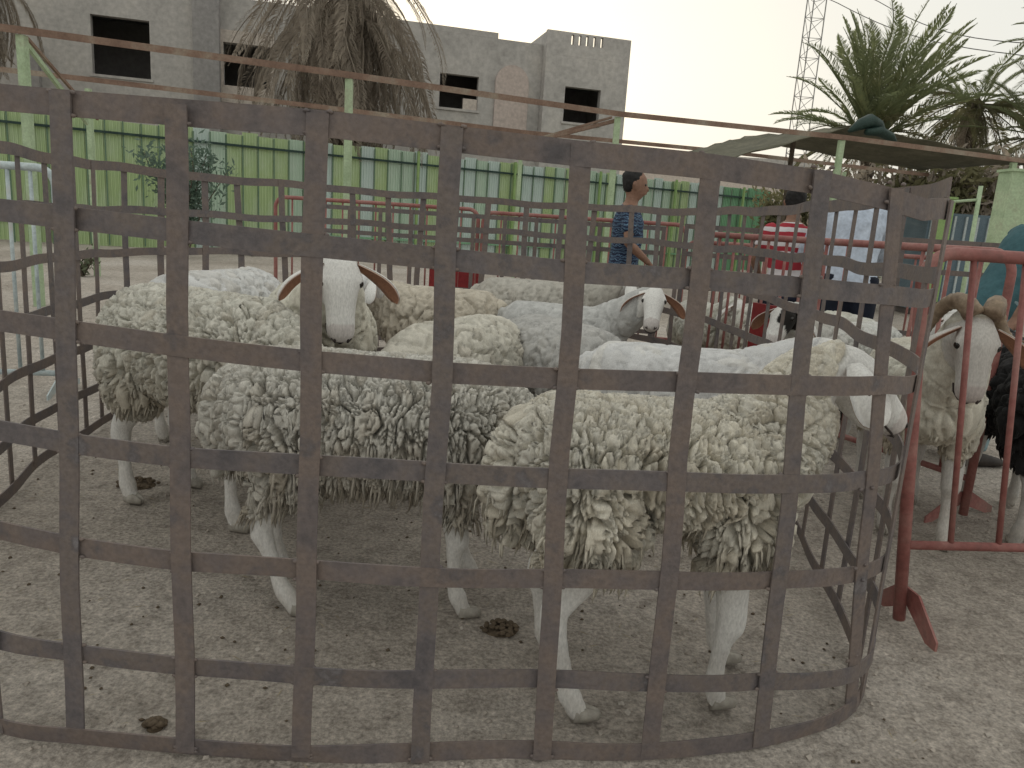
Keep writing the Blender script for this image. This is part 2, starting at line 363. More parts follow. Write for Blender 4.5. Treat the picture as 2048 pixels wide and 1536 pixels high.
litter('droppings', 'small dark sheep droppings scattered over the pen floor', M['dung'], 800, .0055, (1.3, 1, .9), 3)
M['straw'] = mottled('dry_straw', [(.3, (.42, .34, .20)), (.7, (.58, .48, .30))], 20, .8)
litter('straw_bits', 'short dry straw bits scattered over the pen floor', M['straw'], 900, .012, (1.7, .07, .07), 4)

# ---- unfinished grey house behind the hoarding
FA = at_y(240, 90, 28.0); FD = np.array([math.cos(R(15.5)), math.sin(R(15.5)), 0]); FN = np.array([FD[1], -FD[0], 0])   # FN points to the camera
def fac(px, py):
    d = ray(px, py); t = (FA - CO).dot(FN) / d.dot(FN); p = CO + d * t
    return (p - FA).dot(FD), p[2]
house = thing('unfinished_house', 'two storey unfinished grey cement house with open window holes behind the sheet fence', 'house', (FA[0], FA[1], 0), R(15.5))
# local frame: x along the facade, -y towards the camera, z up
def rect(x0, y0, x1, y1):
    a, b, c, d = fac(x0, y0), fac(x1, y0), fac(x0, y1), fac(x1, y1)
    return ((a[0] + c[0]) / 2, (b[0] + d[0]) / 2, (c[1] + d[1]) / 2, (a[1] + b[1]) / 2)   # u0,u1,z0,z1
def wall_holes(name, u0, u1, z1, holes, y, mat, thick=.3, z0=0.0, room=True):
    mb = MB(); us = sorted({u0, u1, *[h[0] for h in holes], *[h[1] for h in holes]}); zs = sorted({z0, z1, *[h[2] for h in holes], *[h[3] for h in holes]})
    for a, b in zip(us, us[1:]):
        for c, d in zip(zs, zs[1:]):
            um, zm = (a + b) / 2, (c + d) / 2
            if any(h[0] < um < h[1] and h[2] < zm < h[3] for h in holes): continue
            mb.add([(a, y, c), (b, y, c), (b, y, d), (a, y, d)], [(0, 1, 2, 3)])
            mb.add([(a, y + thick, c), (b, y + thick, c), (b, y + thick, d), (a, y + thick, d)], [(3, 2, 1, 0)])
    for a, b, c, d in holes:
        mb.add([(a, y, c), (b, y, c), (b, y, d), (a, y, d), (a, y + thick, c), (b, y + thick, c), (b, y + thick, d), (a, y + thick, d)],
               [(0, 4, 5, 1), (1, 5, 6, 2), (2, 6, 7, 3), (3, 7, 4, 0)])
    mb.add([(u0, y, z0), (u1, y, z0), (u1, y, z1), (u0, y, z1), (u0, y + 7, z0), (u1, y + 7, z0), (u1, y + 7, z1), (u0, y + 7, z1)],
           [(0, 3, 7, 4), (1, 5, 6, 2), (3, 2, 6, 7), (4, 7, 6, 5)])
    return mb.build(name, mat, house)
uL, u388, u440, u1085, u1258 = fac(-420, 90)[0], fac(389, 90)[0], fac(440, 90)[0], fac(1086, 150)[0], fac(1252, 150)[0]
w1, w2, w3, w4 = rect(183, 35, 300, 153), rect(446, 87, 540, 173), rect(881, 147, 959, 216), rect(1124, 178, 1195, 248)
zc = fac(890, 48)[1]; z_notch = fac(1040, 80)[1]; z_tower = fac(1086, 60)[1]
W1 = wall_holes('wall', uL, u388, 11.5, [w1], 0, M['concrete'])
W2 = wall_holes('wall', u388 + .004, u1085, z_notch, [w2, w3], .25, M['concrete'])
slots = [rect(1139 + k * 14.5, 72 + k * 1.6, 1144 + k * 14.5, 92 + k * 1.6) for k in range(5)]
W3 = wall_holes('wall', u1085 + .004, u1258, z_tower - .9, [w4], -.25, M['concrete'])
# parapet of the right hand block with its five slots right through
def parapet(u0, u1, z0, z1, holes, y, t=.2):
    mb = MB(); us = sorted({u0, u1, *[h[0] for h in holes], *[h[1] for h in holes]}); zs = sorted({z0, z1, *[h[2] for h in holes], *[h[3] for h in holes]})
    for a, b in zip(us, us[1:]):
        for c, d in zip(zs, zs[1:]):
            um, zm = (a + b) / 2, (c + d) / 2
            if not any(h[0] < um < h[1] and h[2] < zm < h[3] for h in holes): mb.box((a, y, c), (b, y + t, d))
    mb.box((u0, y + t, z0), (u0 + t, y + 5, z1 * .995)); mb.box((u1 - t, y + t, z0), (u1, y + 5, z1 * .995))
    return mb.build('parapet', M['concrete'], house)
parapet(u1085 + .004, u1258, z_tower - .9 + .003, z_tower, slots, -.25)
uN = fac(1000, 70)[0]
parapet(u440, uN, z_notch + .003, zc, [], .25)
MB().box((u388 - .02, -.35, 0), (u440, .6, 11.5)).build('pilaster', M['concrete_shaded'], house)
MB().box((fac(52, 100)[0], -.3, 0), (fac(80, 100)[0], .4, fac(60, 95)[1])).build('pilaster', M['concrete_shaded'], house)
# cream surround of the second window
f0 = rect(438, 62, 548, 207); mb = MB(); y0, y1 = .17, .247
mb.box((f0[0], y0, f0[2]), (w2[0], y1, f0[3])); mb.box((w2[1], y0, f0[2]), (f0[1], y1, f0[3]))
mb.box((w2[0], y0, w2[3]), (w2[1], y1, f0[3])); mb.box((w2[0], y0, f0[2]), (w2[1], y1, w2[2]))
mb.build('window_surround', M['cream'], W2)
for w, y, ho in ((w1, 0, W1), (w3, .25, W2), (w4, -.25, W3)):
    MB().box((w[0] - .08, y - .06, w[2] - .09), (w[1] + .08, y + .2, w[2] - .002)).build('window_sill', M['concrete'], ho)
b0 = rect(929, 196, 957, 218); MB().box((b0[0], .30, b0[2]), (b0[1], .48, b0[3])).build('concrete_block', M['cream'], W2)
# bricked-up arch
a0 = rect(991, 128, 1058, 276); mid, rad = (a0[0] + a0[1]) / 2, (a0[1] - a0[0]) / 2
out = [(a0[0], a0[2]), (a0[1], a0[2])] + [(mid + rad * math.cos(t), a0[3] - rad + rad * math.sin(t)) for t in np.linspace(0, math.pi, 15)]
n = len(out); mb = MB()
mb.add([(p[0], .16, p[1]) for p in out] + [(p[0], .247, p[1]) for p in out], [tuple(range(n)), *[(i, (i + n), (i + 1) % n + n, (i + 1) % n) for i in range(n)]])
mb.build('arch_infill', M['pink'], W2)
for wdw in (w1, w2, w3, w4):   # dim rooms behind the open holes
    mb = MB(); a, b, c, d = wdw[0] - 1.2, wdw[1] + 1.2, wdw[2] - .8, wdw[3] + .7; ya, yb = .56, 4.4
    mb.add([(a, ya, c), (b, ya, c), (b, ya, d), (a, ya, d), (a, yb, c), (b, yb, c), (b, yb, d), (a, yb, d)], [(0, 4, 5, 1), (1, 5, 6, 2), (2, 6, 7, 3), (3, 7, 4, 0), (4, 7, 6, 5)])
    mb.build('room', M['concrete_shaded'], house)
# a low pale house farther off
p = at_y(1268, 300, 48.0); p2 = at_y(1425, 318, 50.0)
far = thing('low_house', 'low pale parapet wall of a house far beyond the hoarding', 'house', (p[0], 48, 0))
MB().box((0, 0, 0), (p2[0] - p[0] + 6, 8, p[2] - .35)).build('wall', M['cream'], far)
MB().box((-.15, -.15, p[2] - .347), (p2[0] - p[0] + 6.15, .3, p[2])).build('parapet', M['concrete'], far)

# ---- sheet metal hoarding: every sheet is its own piece
FB = at_z(300, 495, 0.0); d_ = ray(300, 247); FZ = CAM_H + d_[2] * FB[1] / d_[1]
FB2 = at_z(1545, 383, FZ); fdir = np.array([FB2[0] - FB[0], FB2[1] - FB[1]]); flen = np.linalg.norm(fdir); fdir /= flen
fstart = FB[:2] - fdir * 6.0
fence = thing('sheet_metal_fence', 'long green and pale corrugated metal sheet fence in front of the grey house', 'fence', (fstart[0], fstart[1], 0), math.atan2(fdir[1], fdir[0]))
PW = .42
def sheet_mesh(h):
    xs = []
    for k in range(5):
        x = k * PW / 5; xs += [(x, 0), (x + .012, -.03), (x + .032, -.03), (x + .044, 0)]
    xs.append((PW, 0)); mb = MB(); n = len(xs)
    mb.add([(x, y, 0.02) for x, y in xs] + [(x, y, h) for x, y in xs] + [(x, y + .006, h) for x, y in xs] + [(x, y + .006, .02) for x, y in xs],
           [(i, i + 1, n + i + 1, n + i) for i in range(n - 1)] + [(n + i, n + i + 1, 2 * n + i + 1, 2 * n + i) for i in range(n - 1)] + [(3 * n + i + 1, 3 * n + i, 2 * n + i, 2 * n + i + 1) for i in range(n - 1)])
    return mb.mesh('sheet')
sheet_data = []
for k in range(4):
    m_ = sheet_mesh(FZ); m_.materials.append(M['sheets'][k]); sheet_data.append(m_)
npan = int((flen + 6.0) / PW); prng = random.Random(4)
for i in range(npan):
    s = i * PW
    u = prng.random()
    if s < 6.4: k = 0 if u < .75 else 1
    elif s > flen + 6 - 2.6: k = 3
    else: k = 0 if u < .30 else (1 if u < .62 else 2)
    o = link('sheet', sheet_data[k], None, fence)
    o.location = (s + .002, prng.uniform(-.012, .012), prng.uniform(-.05, .04)); o.rotation_euler = (0, prng.uniform(-.004, .004), prng.uniform(-.02, .02))
dk = M['sheets'][3]
M['seam'] = mottled('dark_green_seam', [(.3, (.10, .17, .11)), (.7, (.15, .23, .15))], 4, .6)
bat = MB().box((-.017, -.055, .03), (.017, -.034, FZ - .02)).mesh('batten'); bat.materials.append(M['seam'])
for i in range(1, npan):
    o = link('batten', bat, None, fence); o.location = (i * PW + prng.uniform(-.01, .01), 0, prng.uniform(-.06, .02))
MB().beam((0, -.09, FZ - .32), (flen + 6.0, -.09, FZ - .36), .06, .05).build('rail', M['tarp'], fence)
MB().beam((0, -.085, .55), (flen + 6.0, -.085, .55), .05, .05).build('rail', dk, fence)
for i in range(0, npan, 8):
    MB().box((i * PW + .05, -.19, 0), (i * PW + .12, -.118, FZ + .03)).build('post', M['green_leafpaint'], fence)

# ---- pale boundary wall carrying on past the hoarding
wa = FB2[:2] + fdir * .1; wb = wa + np.array([14.0, 2.0])
wall = structure(MB().beam((wa[0], wa[1], 1.35), (wb[0], wb[1], 1.35), 2.7, .25).build('boundary_wall', M['beige_wall']))

# ================================================================== SHADE FRAME
near = [at_z(40, 60, 2.9), at_z(700, 150, 2.9), at_z(1240, 228, 2.9), at_z(1690, 275, 2.9), at_z(2035, 320, 2.9)]
p0 = np.mean(near, axis=0); dd = near[4] - near[0]; dd[2] = 0; dd /= np.linalg.norm(dd); pp = np.array([-dd[1], dd[0], 0])
frame = thing('open_shelter', 'open shelter frame of pale green posts and rusty roof beams behind the sheep pen', 'shelter', (near[0][0], near[0][1], 0))
def loc_(p): return np.array(p, float) - np.array([near[0][0], near[0][1], 0])
ends = [near[0] - dd * 4] + near + [near[4] + dd * 4]
back = [p + pp * 3.95 + np.array([0, 0, .09]) for p in ends]
for row, off in ((ends, 0), (back, 0)):
    for a, b in zip(row, row[1:]):
        mb = MB(); a_, b_ = loc_(a), loc_(b)
        mb.beam(a_ + [0, 0, .0], b_ + [0, 0, .0], .075, .008); mb.beam(a_ + pp * .035 + [0, 0, .034], b_ + pp * .035 + [0, 0, .034], .008, .06)
        mb.build('roof_beam', M['angle_iron'], frame)
for p in near:
    MB().beam(loc_((p[0], p[1], -.05)) + pp * .06, loc_((p[0], p[1], 2.86)) + pp * .06, .085, .085).build('post', M['green_post'], frame)
for p in back[1:6:2]:
    MB().beam(loc_((p[0], p[1], -.05)) + pp * .06, loc_((p[0], p[1], 2.86)) + pp * .06, .075, .075).build('post', M['green_post'], frame)
for k in (0, 2):
    a = near[k]; 
    e = (a + pp * 1.5 + dd * (.35 if k == 0 else -1.15)); e[2] = 2.15 if k == 0 else 2.42
    MB().beam(loc_(a + pp * .12 - [0, 0, .08]), loc_(e), .05, .04).build('brace', M['green_post'] if k == 0 else M['angle_iron'], frame)
    MB().beam(loc_(a + pp * .25 - [0, 0, .02]), loc_(e + dd * .12 + [0, 0, .06]), .03, .03).build('brace', M['angle_iron'], frame)

# ---- brown shade cloth canopy with a dark green tarp bundled on its ridge
cp = near[3]
canopy = thing('shade_canopy', 'brown sagging shade cloth canopy with a dark green tarp bundled on its ridge', 'canopy', (cp[0], cp[1], 0))
def cl(p): return np.array(p, float) - np.array([cp[0], cp[1], 0])
def cloth(c0, c1, c2, c3, sag, name, mat, nu=14, nv=8, seed=1):
    rr = np.random.default_rng(seed); mb = MB(); vs = []
    for j in range(nv + 1):
        for i in range(nu + 1):
            u, v = i / nu, j / nv
            p = (1 - v) * ((1 - u) * c0 + u * c1) + v * ((1 - u) * c3 + u * c2)
            p = p - np.array([0, 0, sag * 16 * u * (1 - u) * v * (1 - v)]) + np.array([0, 0, rr.uniform(-.03, .03)])
            vs.append(p)
    top = [p + np.array([0, 0, .012]) for p in vs]; n = len(vs); w = nu + 1
    f = [(j * w + i, j * w + i + 1, (j + 1) * w + i + 1, (j + 1) * w + i) for j in range(nv) for i in range(nu)]
    rim = [i for i in range(w)] + [j * w + nu for j in range(1, nv + 1)] + [nv * w + i for i in range(nu - 1, -1, -1)] + [j * w for j in range(nv - 1, 0, -1)]
    mb.add(vs + top, [tuple(reversed(x)) for x in f] + [tuple(i + n for i in x) for x in f] + [(rim[k], rim[(k + 1) % len(rim)], rim[(k + 1) % len(rim)] + n, rim[k] + n) for k in range(len(rim))])
    return mb.build(name, mat, canopy, True)
rg = at_y(1712, 252, 13.2); rg2 = at_y(2090, 326, 13.9); lf = at_y(1402, 331, 13.0); lfb = lf + pp * 2.2 + [0, 0, .1]
cloth(cl(lf), cl(rg), cl(rg + pp * 3.0 + [0, 0, .05]), cl(lfb), .06, 'roof_cloth', M['net'], seed=2)
cloth(cl(rg + dd * .03), cl(rg2), cl(rg2 + pp * 2.6), cl(rg + pp * 3.0 + dd * .03), .14, 'roof_cloth', M['net'], seed=5)
bc = at_y(1735, 254, 13.0); base = cl(bc); mb = MB()
mb.tube([base + dd * t + [0, 0, z] for t, z in ((-.36, -.10), (-.16, .02), (.02, .09), (.18, .05), (.36, -.06))], [(.04, .03), (.12, .09), (.15, .12), (.13, .10), (.05, .05)], 10)
mb.tube([base + dd * t - pp * .1 + [0, 0, z] for t, z in ((-.1, -.10), (.15, -.06), (.4, -.12), (.55, -.2))], [(.06, .05), (.12, .08), (.10, .07), (.03, .03)], 8)
mb.build('tarp_bundle', M['tarp'], canopy, True)
for q_, top_ in ((rg + pp * 1.5, 0), (rg2, 0), (lfb, 0)):
    MB().beam(cl((q_[0], q_[1], -.05)), cl((q_[0], q_[1], q_[2] - .04)), .07, .07).build('pole', M['stem'], canopy)

# pillar, thin poles and a rail beyond the barriers on the right
def simple_post(name, label, cat, px, Y, ytop, w, mat, d=None):
    p = at_y(px, ytop, Y); o = thing(name, label, cat, (p[0], p[1], 0))
    mb = MB(); mb.box((-w / 2, -(d or w) / 2, -.05), (w / 2, (d or w) / 2, p[2]))
    mb.build('shaft', mat, o); MB().box((-w / 2 - .02, -(d or w) / 2 - .02, p[2] - .001), (w / 2 + .02, (d or w) / 2 + .02, p[2] + .03)).build('cap', mat, o)
    return o
simple_post('pillar', 'broad pale green painted pillar standing behind the teal shirted man', 'pillar', 2034, 9.2, 345, .26, M['green_post'])
simple_post('gate_post', 'yellow green flat gate post standing by the blue container', 'post', 1893, 11.0, 398, .22, M['green_leafpaint'], .1)
p = at_y(1962, 372, 8.0); pb = at_y(1922, 600, 8.0)
o = thing('leaning_pole', 'thin pale pole leaning beside the green pillar', 'pole', (pb[0], pb[1], 0))
k_ = pb[2] / (p[2] - pb[2]); foot = pb - (p - pb) * k_
o.location = (foot[0], foot[1], 0)
MB().tube([np.array([0, 0, -.03]), (p - foot) * .5, p - foot], .022, 8).build('shaft', M['green_post'], o, True)
MB().tube([(p - foot) * .93, (p - foot) * .93 + np.array([-.55, .1, -.08])], .016, 6).build('arm', M['green_post'], o, True)
p = at_y(1932, 455, 15.0)
o = thing('blue_container', 'faded blue metal container beyond the yellow green gate post', 'container', (p[0], 15.0, 0))
MB().box((-.75, 0, .12), (.75, 1.4, p[2] + .25)).build('body', mottled('faded_blue_paint', [(.3, (.10, .15, .19)), (.7, (.16, .22, .26))], 3, .6), o)
for k in range(7): MB().box((-.70 + k * .22, -.03, .16), (-.66 + k * .22, .001, p[2] + .2)).build('rib', M['paleblue'], o)
for sx in (-.65, .6): MB().box((sx, .1, 0), (sx + .08, 1.2, .121)).build('skid', M['rust'], o)

# ---- lattice mast and wires
tp = at_y(1630, 2, 46.0); tb = at_y(1597, 255, 46.0); tx, ty = tp[0], 46.0
mast = thing('lattice_mast', 'tall thin steel lattice mast rising behind the palms', 'mast', (tx, ty, 0))
legs = [(-.5, -.3), (.5, -.3), (.1, .45)]; HT = 21.0
for a, b in legs: MB().tube([(a * 1.2, b * 1.2, 0), (a, b, HT)], .035, 6).build('leg', M['steel'], mast)
nb = 20
for k in range(nb):
    z0, z1 = HT * k / nb, HT * (k + 1) / nb; mb = MB()
    for i in range(3):
        a, b = legs[i], legs[(i + 1) % 3]
        f = 1.2 - .2 * z0 / HT; g = 1.2 - .2 * z1 / HT
        mb.tube([(a[0] * f, a[1] * f, z0), (b[0] * g, b[1] * g, z1)], .016, 4); mb.tube([(a[0] * g, a[1] * g, z1), (b[0] * g, b[1] * g, z1)], .016, 4)
    mb.build('lattice_bay', M['steel'], mast)
for (a, b, lab) in (((1660, -2), (2060, 112), 'upper thin power cable sloping past the palm tops'), ((1745, -4), (2075, 88), 'lower thin power cable passing in front of the palm tops')):
    p, q_ = at_y(*a, 40.0), at_y(*b, 30.0); P = [p + (q_ - p) * t - np.array([0, 0, .5 * math.sin(math.pi * min(max(t, 0), 1))]) for t in np.linspace(-.35, 1.5, 24)]
    w = MB().tube(np.array(P) - p, .018, 5).build('power_cable', M['cable'], None, True); w.location = tuple(p)
    tag(w, lab, 'cable', 'cables strung from the mast')

# ================================================================== PALMS
def frond_mesh(L, droop, width, nleaf, mat, seed, hang=0.0, vfold=.5, bendp=1.6):
    """leaf of a date palm: rachis along +x bending down, leaflets on both sides"""
    r = np.random.default_rng(seed); mb = MB()
    n = 14; pts = []; x = z = 0.0; ang = 0.0
    for i in range(n + 1):
        pts.append((x, math.sin(i * .7) * .02 * L, z)); a = -droop * (i / n) ** bendp
        x += math.cos(a) * L / n; z += math.sin(a) * L / n
    P = np.array(pts); mb.tube(P, [.028 * (1 - .85 * i / n) + .003 for i in range(n + 1)], 5)
    T = np.gradient(P, axis=0); T /= np.linalg.norm(T, axis=1)[:, None]
    for k in range(nleaf):
        t = .16 + .84 * (k + r.random() * .6) / nleaf; fi = t * n; i = min(int(fi), n - 1); p = P[i] + (P[i + 1] - P[i]) * (fi - i); T_ = T[i]
        up = np.array([-T_[2], 0, T_[0]])
        ll = width * (math.sin(math.pi * min(t * .9 + .12, 1)) ** .6) * r.uniform(.75, 1.1)
        for s in (-1, 1):
            d = T_ * r.uniform(.55, .95) + np.array([0, s, 0]) * r.uniform(.6, 1.0) + up * vfold * r.uniform(.3, 1.0)
            d /= np.linalg.norm(d); q1 = p + d * ll * .55; d2 = d + np.array([0, 0, -1]) * (.25 + hang) * r.uniform(.5, 1.5); d2 /= np.linalg.norm(d2); q2 = q1 + d2 * ll * .5
            w = np.cross(d, up); w = w / (np.linalg.norm(w) + 1e-9) * .5 + up * .5; w *= .016 * (1.5 if hang > .5 else 1.5)
            mb.add([p, q1 - w, q1 + w, q2], [(0, 1, 2), (1, 3, 2)])
    me = mb.mesh('frond'); me.materials.append(mat); return me
def palm(name, label, base, h, spec, trunk_r=.22, group=None, skirt=0.0):
    o = thing(name, label, 'palm tree', base, group=group)
    mb = MB(); n = 22; pts = []; rr = []
    for i in range(n + 1):
        t = i / n; pts.append((.12 * math.sin(t * 2.4), .08 * math.sin(t * 3), h * t)); rr.append(trunk_r * (1.12 - .25 * t) * (1.10 if i % 2 else .95))
    mb.tube(pts, rr, 12)
    for i in range(int(h * 26)):   # old leaf bases
        t = (i + random.random()) / (h * 26); a = i * 2.4; r0 = trunk_r * (1.08 - .25 * t)
        c = np.array([.12 * math.sin(t * 2.4), .08 * math.sin(t * 3), h * t]); d = np.array([math.cos(a), math.sin(a), 0]); w = np.array([-d[1], d[0], 0]) * .07
        b = c + d * r0 * .9
        mb.add([b - w, b + w, b + d * .09 + [0, 0, .13] + w * .5, b + d * .09 + [0, 0, .13] - w * .5, b + d * .02 + [0, 0, .12]], [(0, 1, 2, 3), (3, 2, 4), (1, 4, 2), (0, 3, 4)])
    mb.build('trunk', M['trunk'], o)
    top = np.array(pts[-1])
    for meshes, cnt, e0, e1, sc in spec:      # pitch of the frond base from e0 to e1 degrees above level
        for i in range(cnt):
            f = link('frond', random.choice(meshes), None, o)
            az = i * 2.39996 + random.uniform(-.2, .2); el = R(random.uniform(e0, e1))
            f.rotation_euler = (random.uniform(-.4, .4), -el, az); s = random.uniform(*sc); f.scale = (s, s, s)
            f.location = tuple(top + np.array([math.cos(az), math.sin(az), 0]) * .12 + np.array([0, 0, random.uniform(-.25, .1) - (skirt * random.random() if el < R(5) else 0)]))
    return o
FG = [frond_mesh(3.3, .75, .42, 74, M['frond_green'], s) for s in (1, 2, 3)]
FGs = [frond_mesh(3.0, .35, .40, 74, M['frond_green'], s) for s in (21, 22)]
FO = [frond_mesh(2.8, 1.3, .40, 60, M['frond_olive'], s, .5) for s in (4, 5)]
FD_ = [frond_mesh(3.6, 1.0, .50, 70, M['frond_dry'], s, 1.4, .1) for s in (6, 7, 8)]
FDh = [frond_mesh(5.6, 1.5, .55, 96, M['frond_dry'], s, 1.6, .05, .55) for s in (31, 32, 33)]
FDl = [frond_mesh(4.2, .25, .42, 80, M['frond_dry'], s, 1.0, .2) for s in (9, 10)]
b = at_y(1738, 262, 21.0)
palm('date_palm', 'green date palm with upright spreading fronds rising over the canopy ridge', (b[0], b[1], 0), b[2] - .1, [(FGs, 34, 50, 86, (.9, 1.25)), (FG, 22, 22, 58, (.8, 1.05)), (FO, 20, -10, 26, (.6, .95)), (FD_, 10, -70, -25, (.4, .6))], .2)
b = at_y(1945, 205, 22.0)
palm('date_palm', 'bushy palm with dark short fronds and yellowed lower leaves between canopy and sky', (b[0], b[1], 0), b[2], [(FG, 20, 15, 70, (.42, .68)), (FO, 34, -50, 15, (.6, .95)), (FD_, 14, -80, -50, (.5, .7))], .22)
b = at_y(2085, 270, 20.0)
palm('date_palm', 'dark green low palm behind the broad green pillar', (b[0], b[1], 0), b[2], [(FG, 24, 5, 75, (.5, .75)), (FO, 16, -40, 5, (.6, .8))], .2)
b = at_y(2180, 90, 20.0)
palm('date_palm', 'tall palm whose frond tips reach over the power cables', (b[0], b[1], 0), b[2], [(FG, 26, -10, 70, (.55, .75)), (FO, 14, -50, -10, (.5, .7))], .2)
b = at_y(690, -70, 25.0)
palm('dry_skirted_palm', 'big palm with a thick grey brown skirt of dead hanging fronds before the grey house', (b[0], b[1], 0), b[2],
     [(FDh, 150, -60, 14, (.62, 1.14)), (FDl, 70, -86, -62, (.7, 1.1)), (FG, 24, 10, 70, (.8, 1.1))], .40, skirt=1.8)
b = at_y(-70, -110, 24.0)
palm('dry_skirted_palm', 'palm with hanging dead fronds beside the left window of the grey house', (b[0], b[1], 0), b[2],
     [(FDh, 60, -60, 0, (.45, .68)), (FDl, 40, -86, -62, (.5, .75)), (FG, 14, 10, 70, (.8, 1.0))], .35, skirt=.8)

# ---- shrub and weeds before the hoarding
def leafy(name, label, cat, base, h, w, nleaf, lsize, mat, seed, stems=9):
    r = np.random.default_rng(seed); o = thing(name, label, cat, base); tips = []
    for k in range(stems):
        a = r.uniform(0, 6.283); top = np.array([math.cos(a) * w * r.uniform(.2, .9), math.sin(a) * w * .7 * r.uniform(.2, .9), h * r.uniform(.7, 1.0)])
        P = [np.array([0, 0, -.03]), top * [.35, .35, .45] + r.normal(0, .04, 3), top * [.75, .75, .78] + r.normal(0, .05, 3), top]
        MB().tube(catmull(P, 3), [.022, .02, .018, .016, .014, .012, .011, .01, .008, .005], 5).build('stem', M['stem'], o)
        tips.append(catmull(P, 8))
    V, T = [], []
    for i in range(nleaf):
        st = tips[r.integers(len(tips))]; p = st[int(len(st) * (.25 + .74 * r.random()))] + r.normal(0, w * .13, 3)
        d = r.normal(0, 1, 3) + [0, 0, .5]; d /= np.linalg.norm(d); s = np.cross(d, r.normal(0, 1, 3)); s /= np.linalg.norm(s)
        l = lsize * r.uniform(.6, 1.25); wv = s * l * .16; nn = np.cross(d, s) * l * .08; b = len(V)
        V += [p, p + d * l * .5 - wv + nn, p + d * l * .5 + wv + nn, p + d * l]; T += [(b, b + 1, b + 2), (b + 1, b + 3, b + 2)]
    f = link('foliage', fast_mesh('foliage', np.array(V), None, np.array(T), False), mat, o); f['kind'] = 'stuff'
    return o
p = at_z(372, 505, 0)
leafy('shrub', 'grey green leafy shrub growing against the sheet metal fence', 'shrub', (at_y(372, 500, 17.5)[0], 17.5, 0), 2.55, 1.15, 2600, .17, M['shrub'], 3, 16)
for i_, (px_, Y_, hh_, ww_, mt_, lb_) in enumerate(((1600, 24.0, 3.0, 1.8, 'frond_olive', 'olive bush behind the striped shirt man past the end of the fence'), (1760, 19.5, 3.1, 1.7, 'frond_dry', 'dry brown bush under the canopy beneath the green date palm'),
        (1880, 18.5, 3.3, 1.6, 'frond_olive', 'olive brown bush behind the yellow green gate post'), (1990, 18.0, 3.4, 1.7, 'frond_dry', 'dry brown bush behind the leaning pale pole'), (2110, 17.5, 3.2, 1.8, 'frond_olive', 'olive bush rising behind the broad green pillar'))):
    p = at_y(px_, 400, Y_); leafy('bush', lb_, 'bush', (p[0], Y_, 0), hh_, ww_, 3000, .30, M[mt_], 40 + i_, 18)
p = at_z(165, 552, 0); leafy('weed', 'small low weed on bare dirt before the fence', 'plant', (p[0], p[1], 0), .42, .4, 260, .10, M['weed'], 4, 7)
p = at_z(505, 512, 0); leafy('weed', 'low weed tuft at the foot of the fence beyond the shrub', 'plant', (p[0], p[1], 0), .5, .45, 220, .12, M['weed'], 5, 6)

# ================================================================== SHEEP PEN of rusty flat iron
ctrl = [(-1.14, 1.545), (-.94, 1.53), (-.69, 1.515), (-.42, 1.52), (-.15, 1.54), (.12, 1.575), (.38, 1.605), (.65, 1.665), (.86, 1.755), (1.0, 1.86), (1.09, 2.0), (1.16, 2.25),
        (1.23, 2.75), (1.32, 3.4), (1.34, 4.2), (1.25, 5.0), (.95, 5.65), (.35, 6.0), (-.45, 5.95), (-1.3, 5.55), (-1.95, 4.95), (-2.28, 4.4), (-2.24, 3.8), (-2.18, 3.35), (-2.04, 2.85), (-1.9, 2.3), (-1.68, 1.85), (-1.4, 1.63)]
LOOP = catmull(ctrl, 14, True)                       # plan of the pen
NL = len(LOOP)
seg = np.linalg.norm(np.roll(LOOP, -1, 0) - LOOP, axis=1); ARC = np.concatenate([[0], np.cumsum(seg)])[:-1]; TOTAL = seg.sum()
tang = np.roll(LOOP, -1, 0) - np.roll(LOOP, 1, 0); tang /= np.linalg.norm(tang, axis=1)[:, None]
outw = np.stack([tang[:, 1], -tang[:, 0]], -1)       # outward normal (loop runs counter clockwise)
AZ = np.degrees(np.arctan2(LOOP[:, 0], LOOP[:, 1])); DIST = np.hypot(LOOP[:, 0], LOOP[:, 1])
front = np.arange(0, 14 * 10)                        # samples of the side facing the camera
front = np.concatenate([np.arange(NL - 14 * 2, NL), front])
def on_front(px, py):
    d = ray(px, py); az = math.degrees(math.atan2(d[0], d[1])); k = np.argsort(AZ[front]); fr = front[k]
    r = np.interp(az, AZ[fr], DIST[fr]); return az, r, CAM_H + r * d[2] / math.hypot(d[0], d[1])
rails_px = [
    [(0, 195), (120, 205), (360, 224), (640, 247), (900, 277), (1160, 308), (1420, 334), (1640, 364), (1780, 397), (1850, 420)],
    [(0, 420), (140, 437), (360, 462), (600, 488), (900, 519), (1150, 544), (1410, 560), (1640, 578), (1780, 590), (1850, 597)],
    [(0, 642), (140, 662), (360, 690), (620, 722), (880, 746), (1140, 758), (1370, 765), (1600, 769), (1770, 768), (1850, 766)],
    [(0, 860), (140, 885), (360, 913), (620, 933), (860, 944), (1110, 956), (1350, 962), (1570, 965), (1740, 960), (1835, 946)],
    [(0, 1062), (140, 1092), (360, 1124), (610, 1140), (850, 1150), (1100, 1156), (1330, 1160), (1555, 1160), (1720, 1150), (1820, 1130)],
    [(0, 1284), (140, 1304), (360, 1332), (610, 1347), (850, 1355), (1090, 1361), (1310, 1366), (1530, 1364), (1700, 1345), (1780, 1310)],
    [(0, 1478), (140, 1490), (360, 1508), (620, 1522), (850, 1532), (1090, 1540), (1300, 1536), (1500, 1524), (1660, 1500), (1745, 1425)]]
NOM = [1.415, 1.185, .95, .71, .475, .235, .026]
pen = thing('sheep_pen', 'round pen of rusty flat iron strips welded into a square grid around the sheep', 'pen')
crng = random.Random(9)
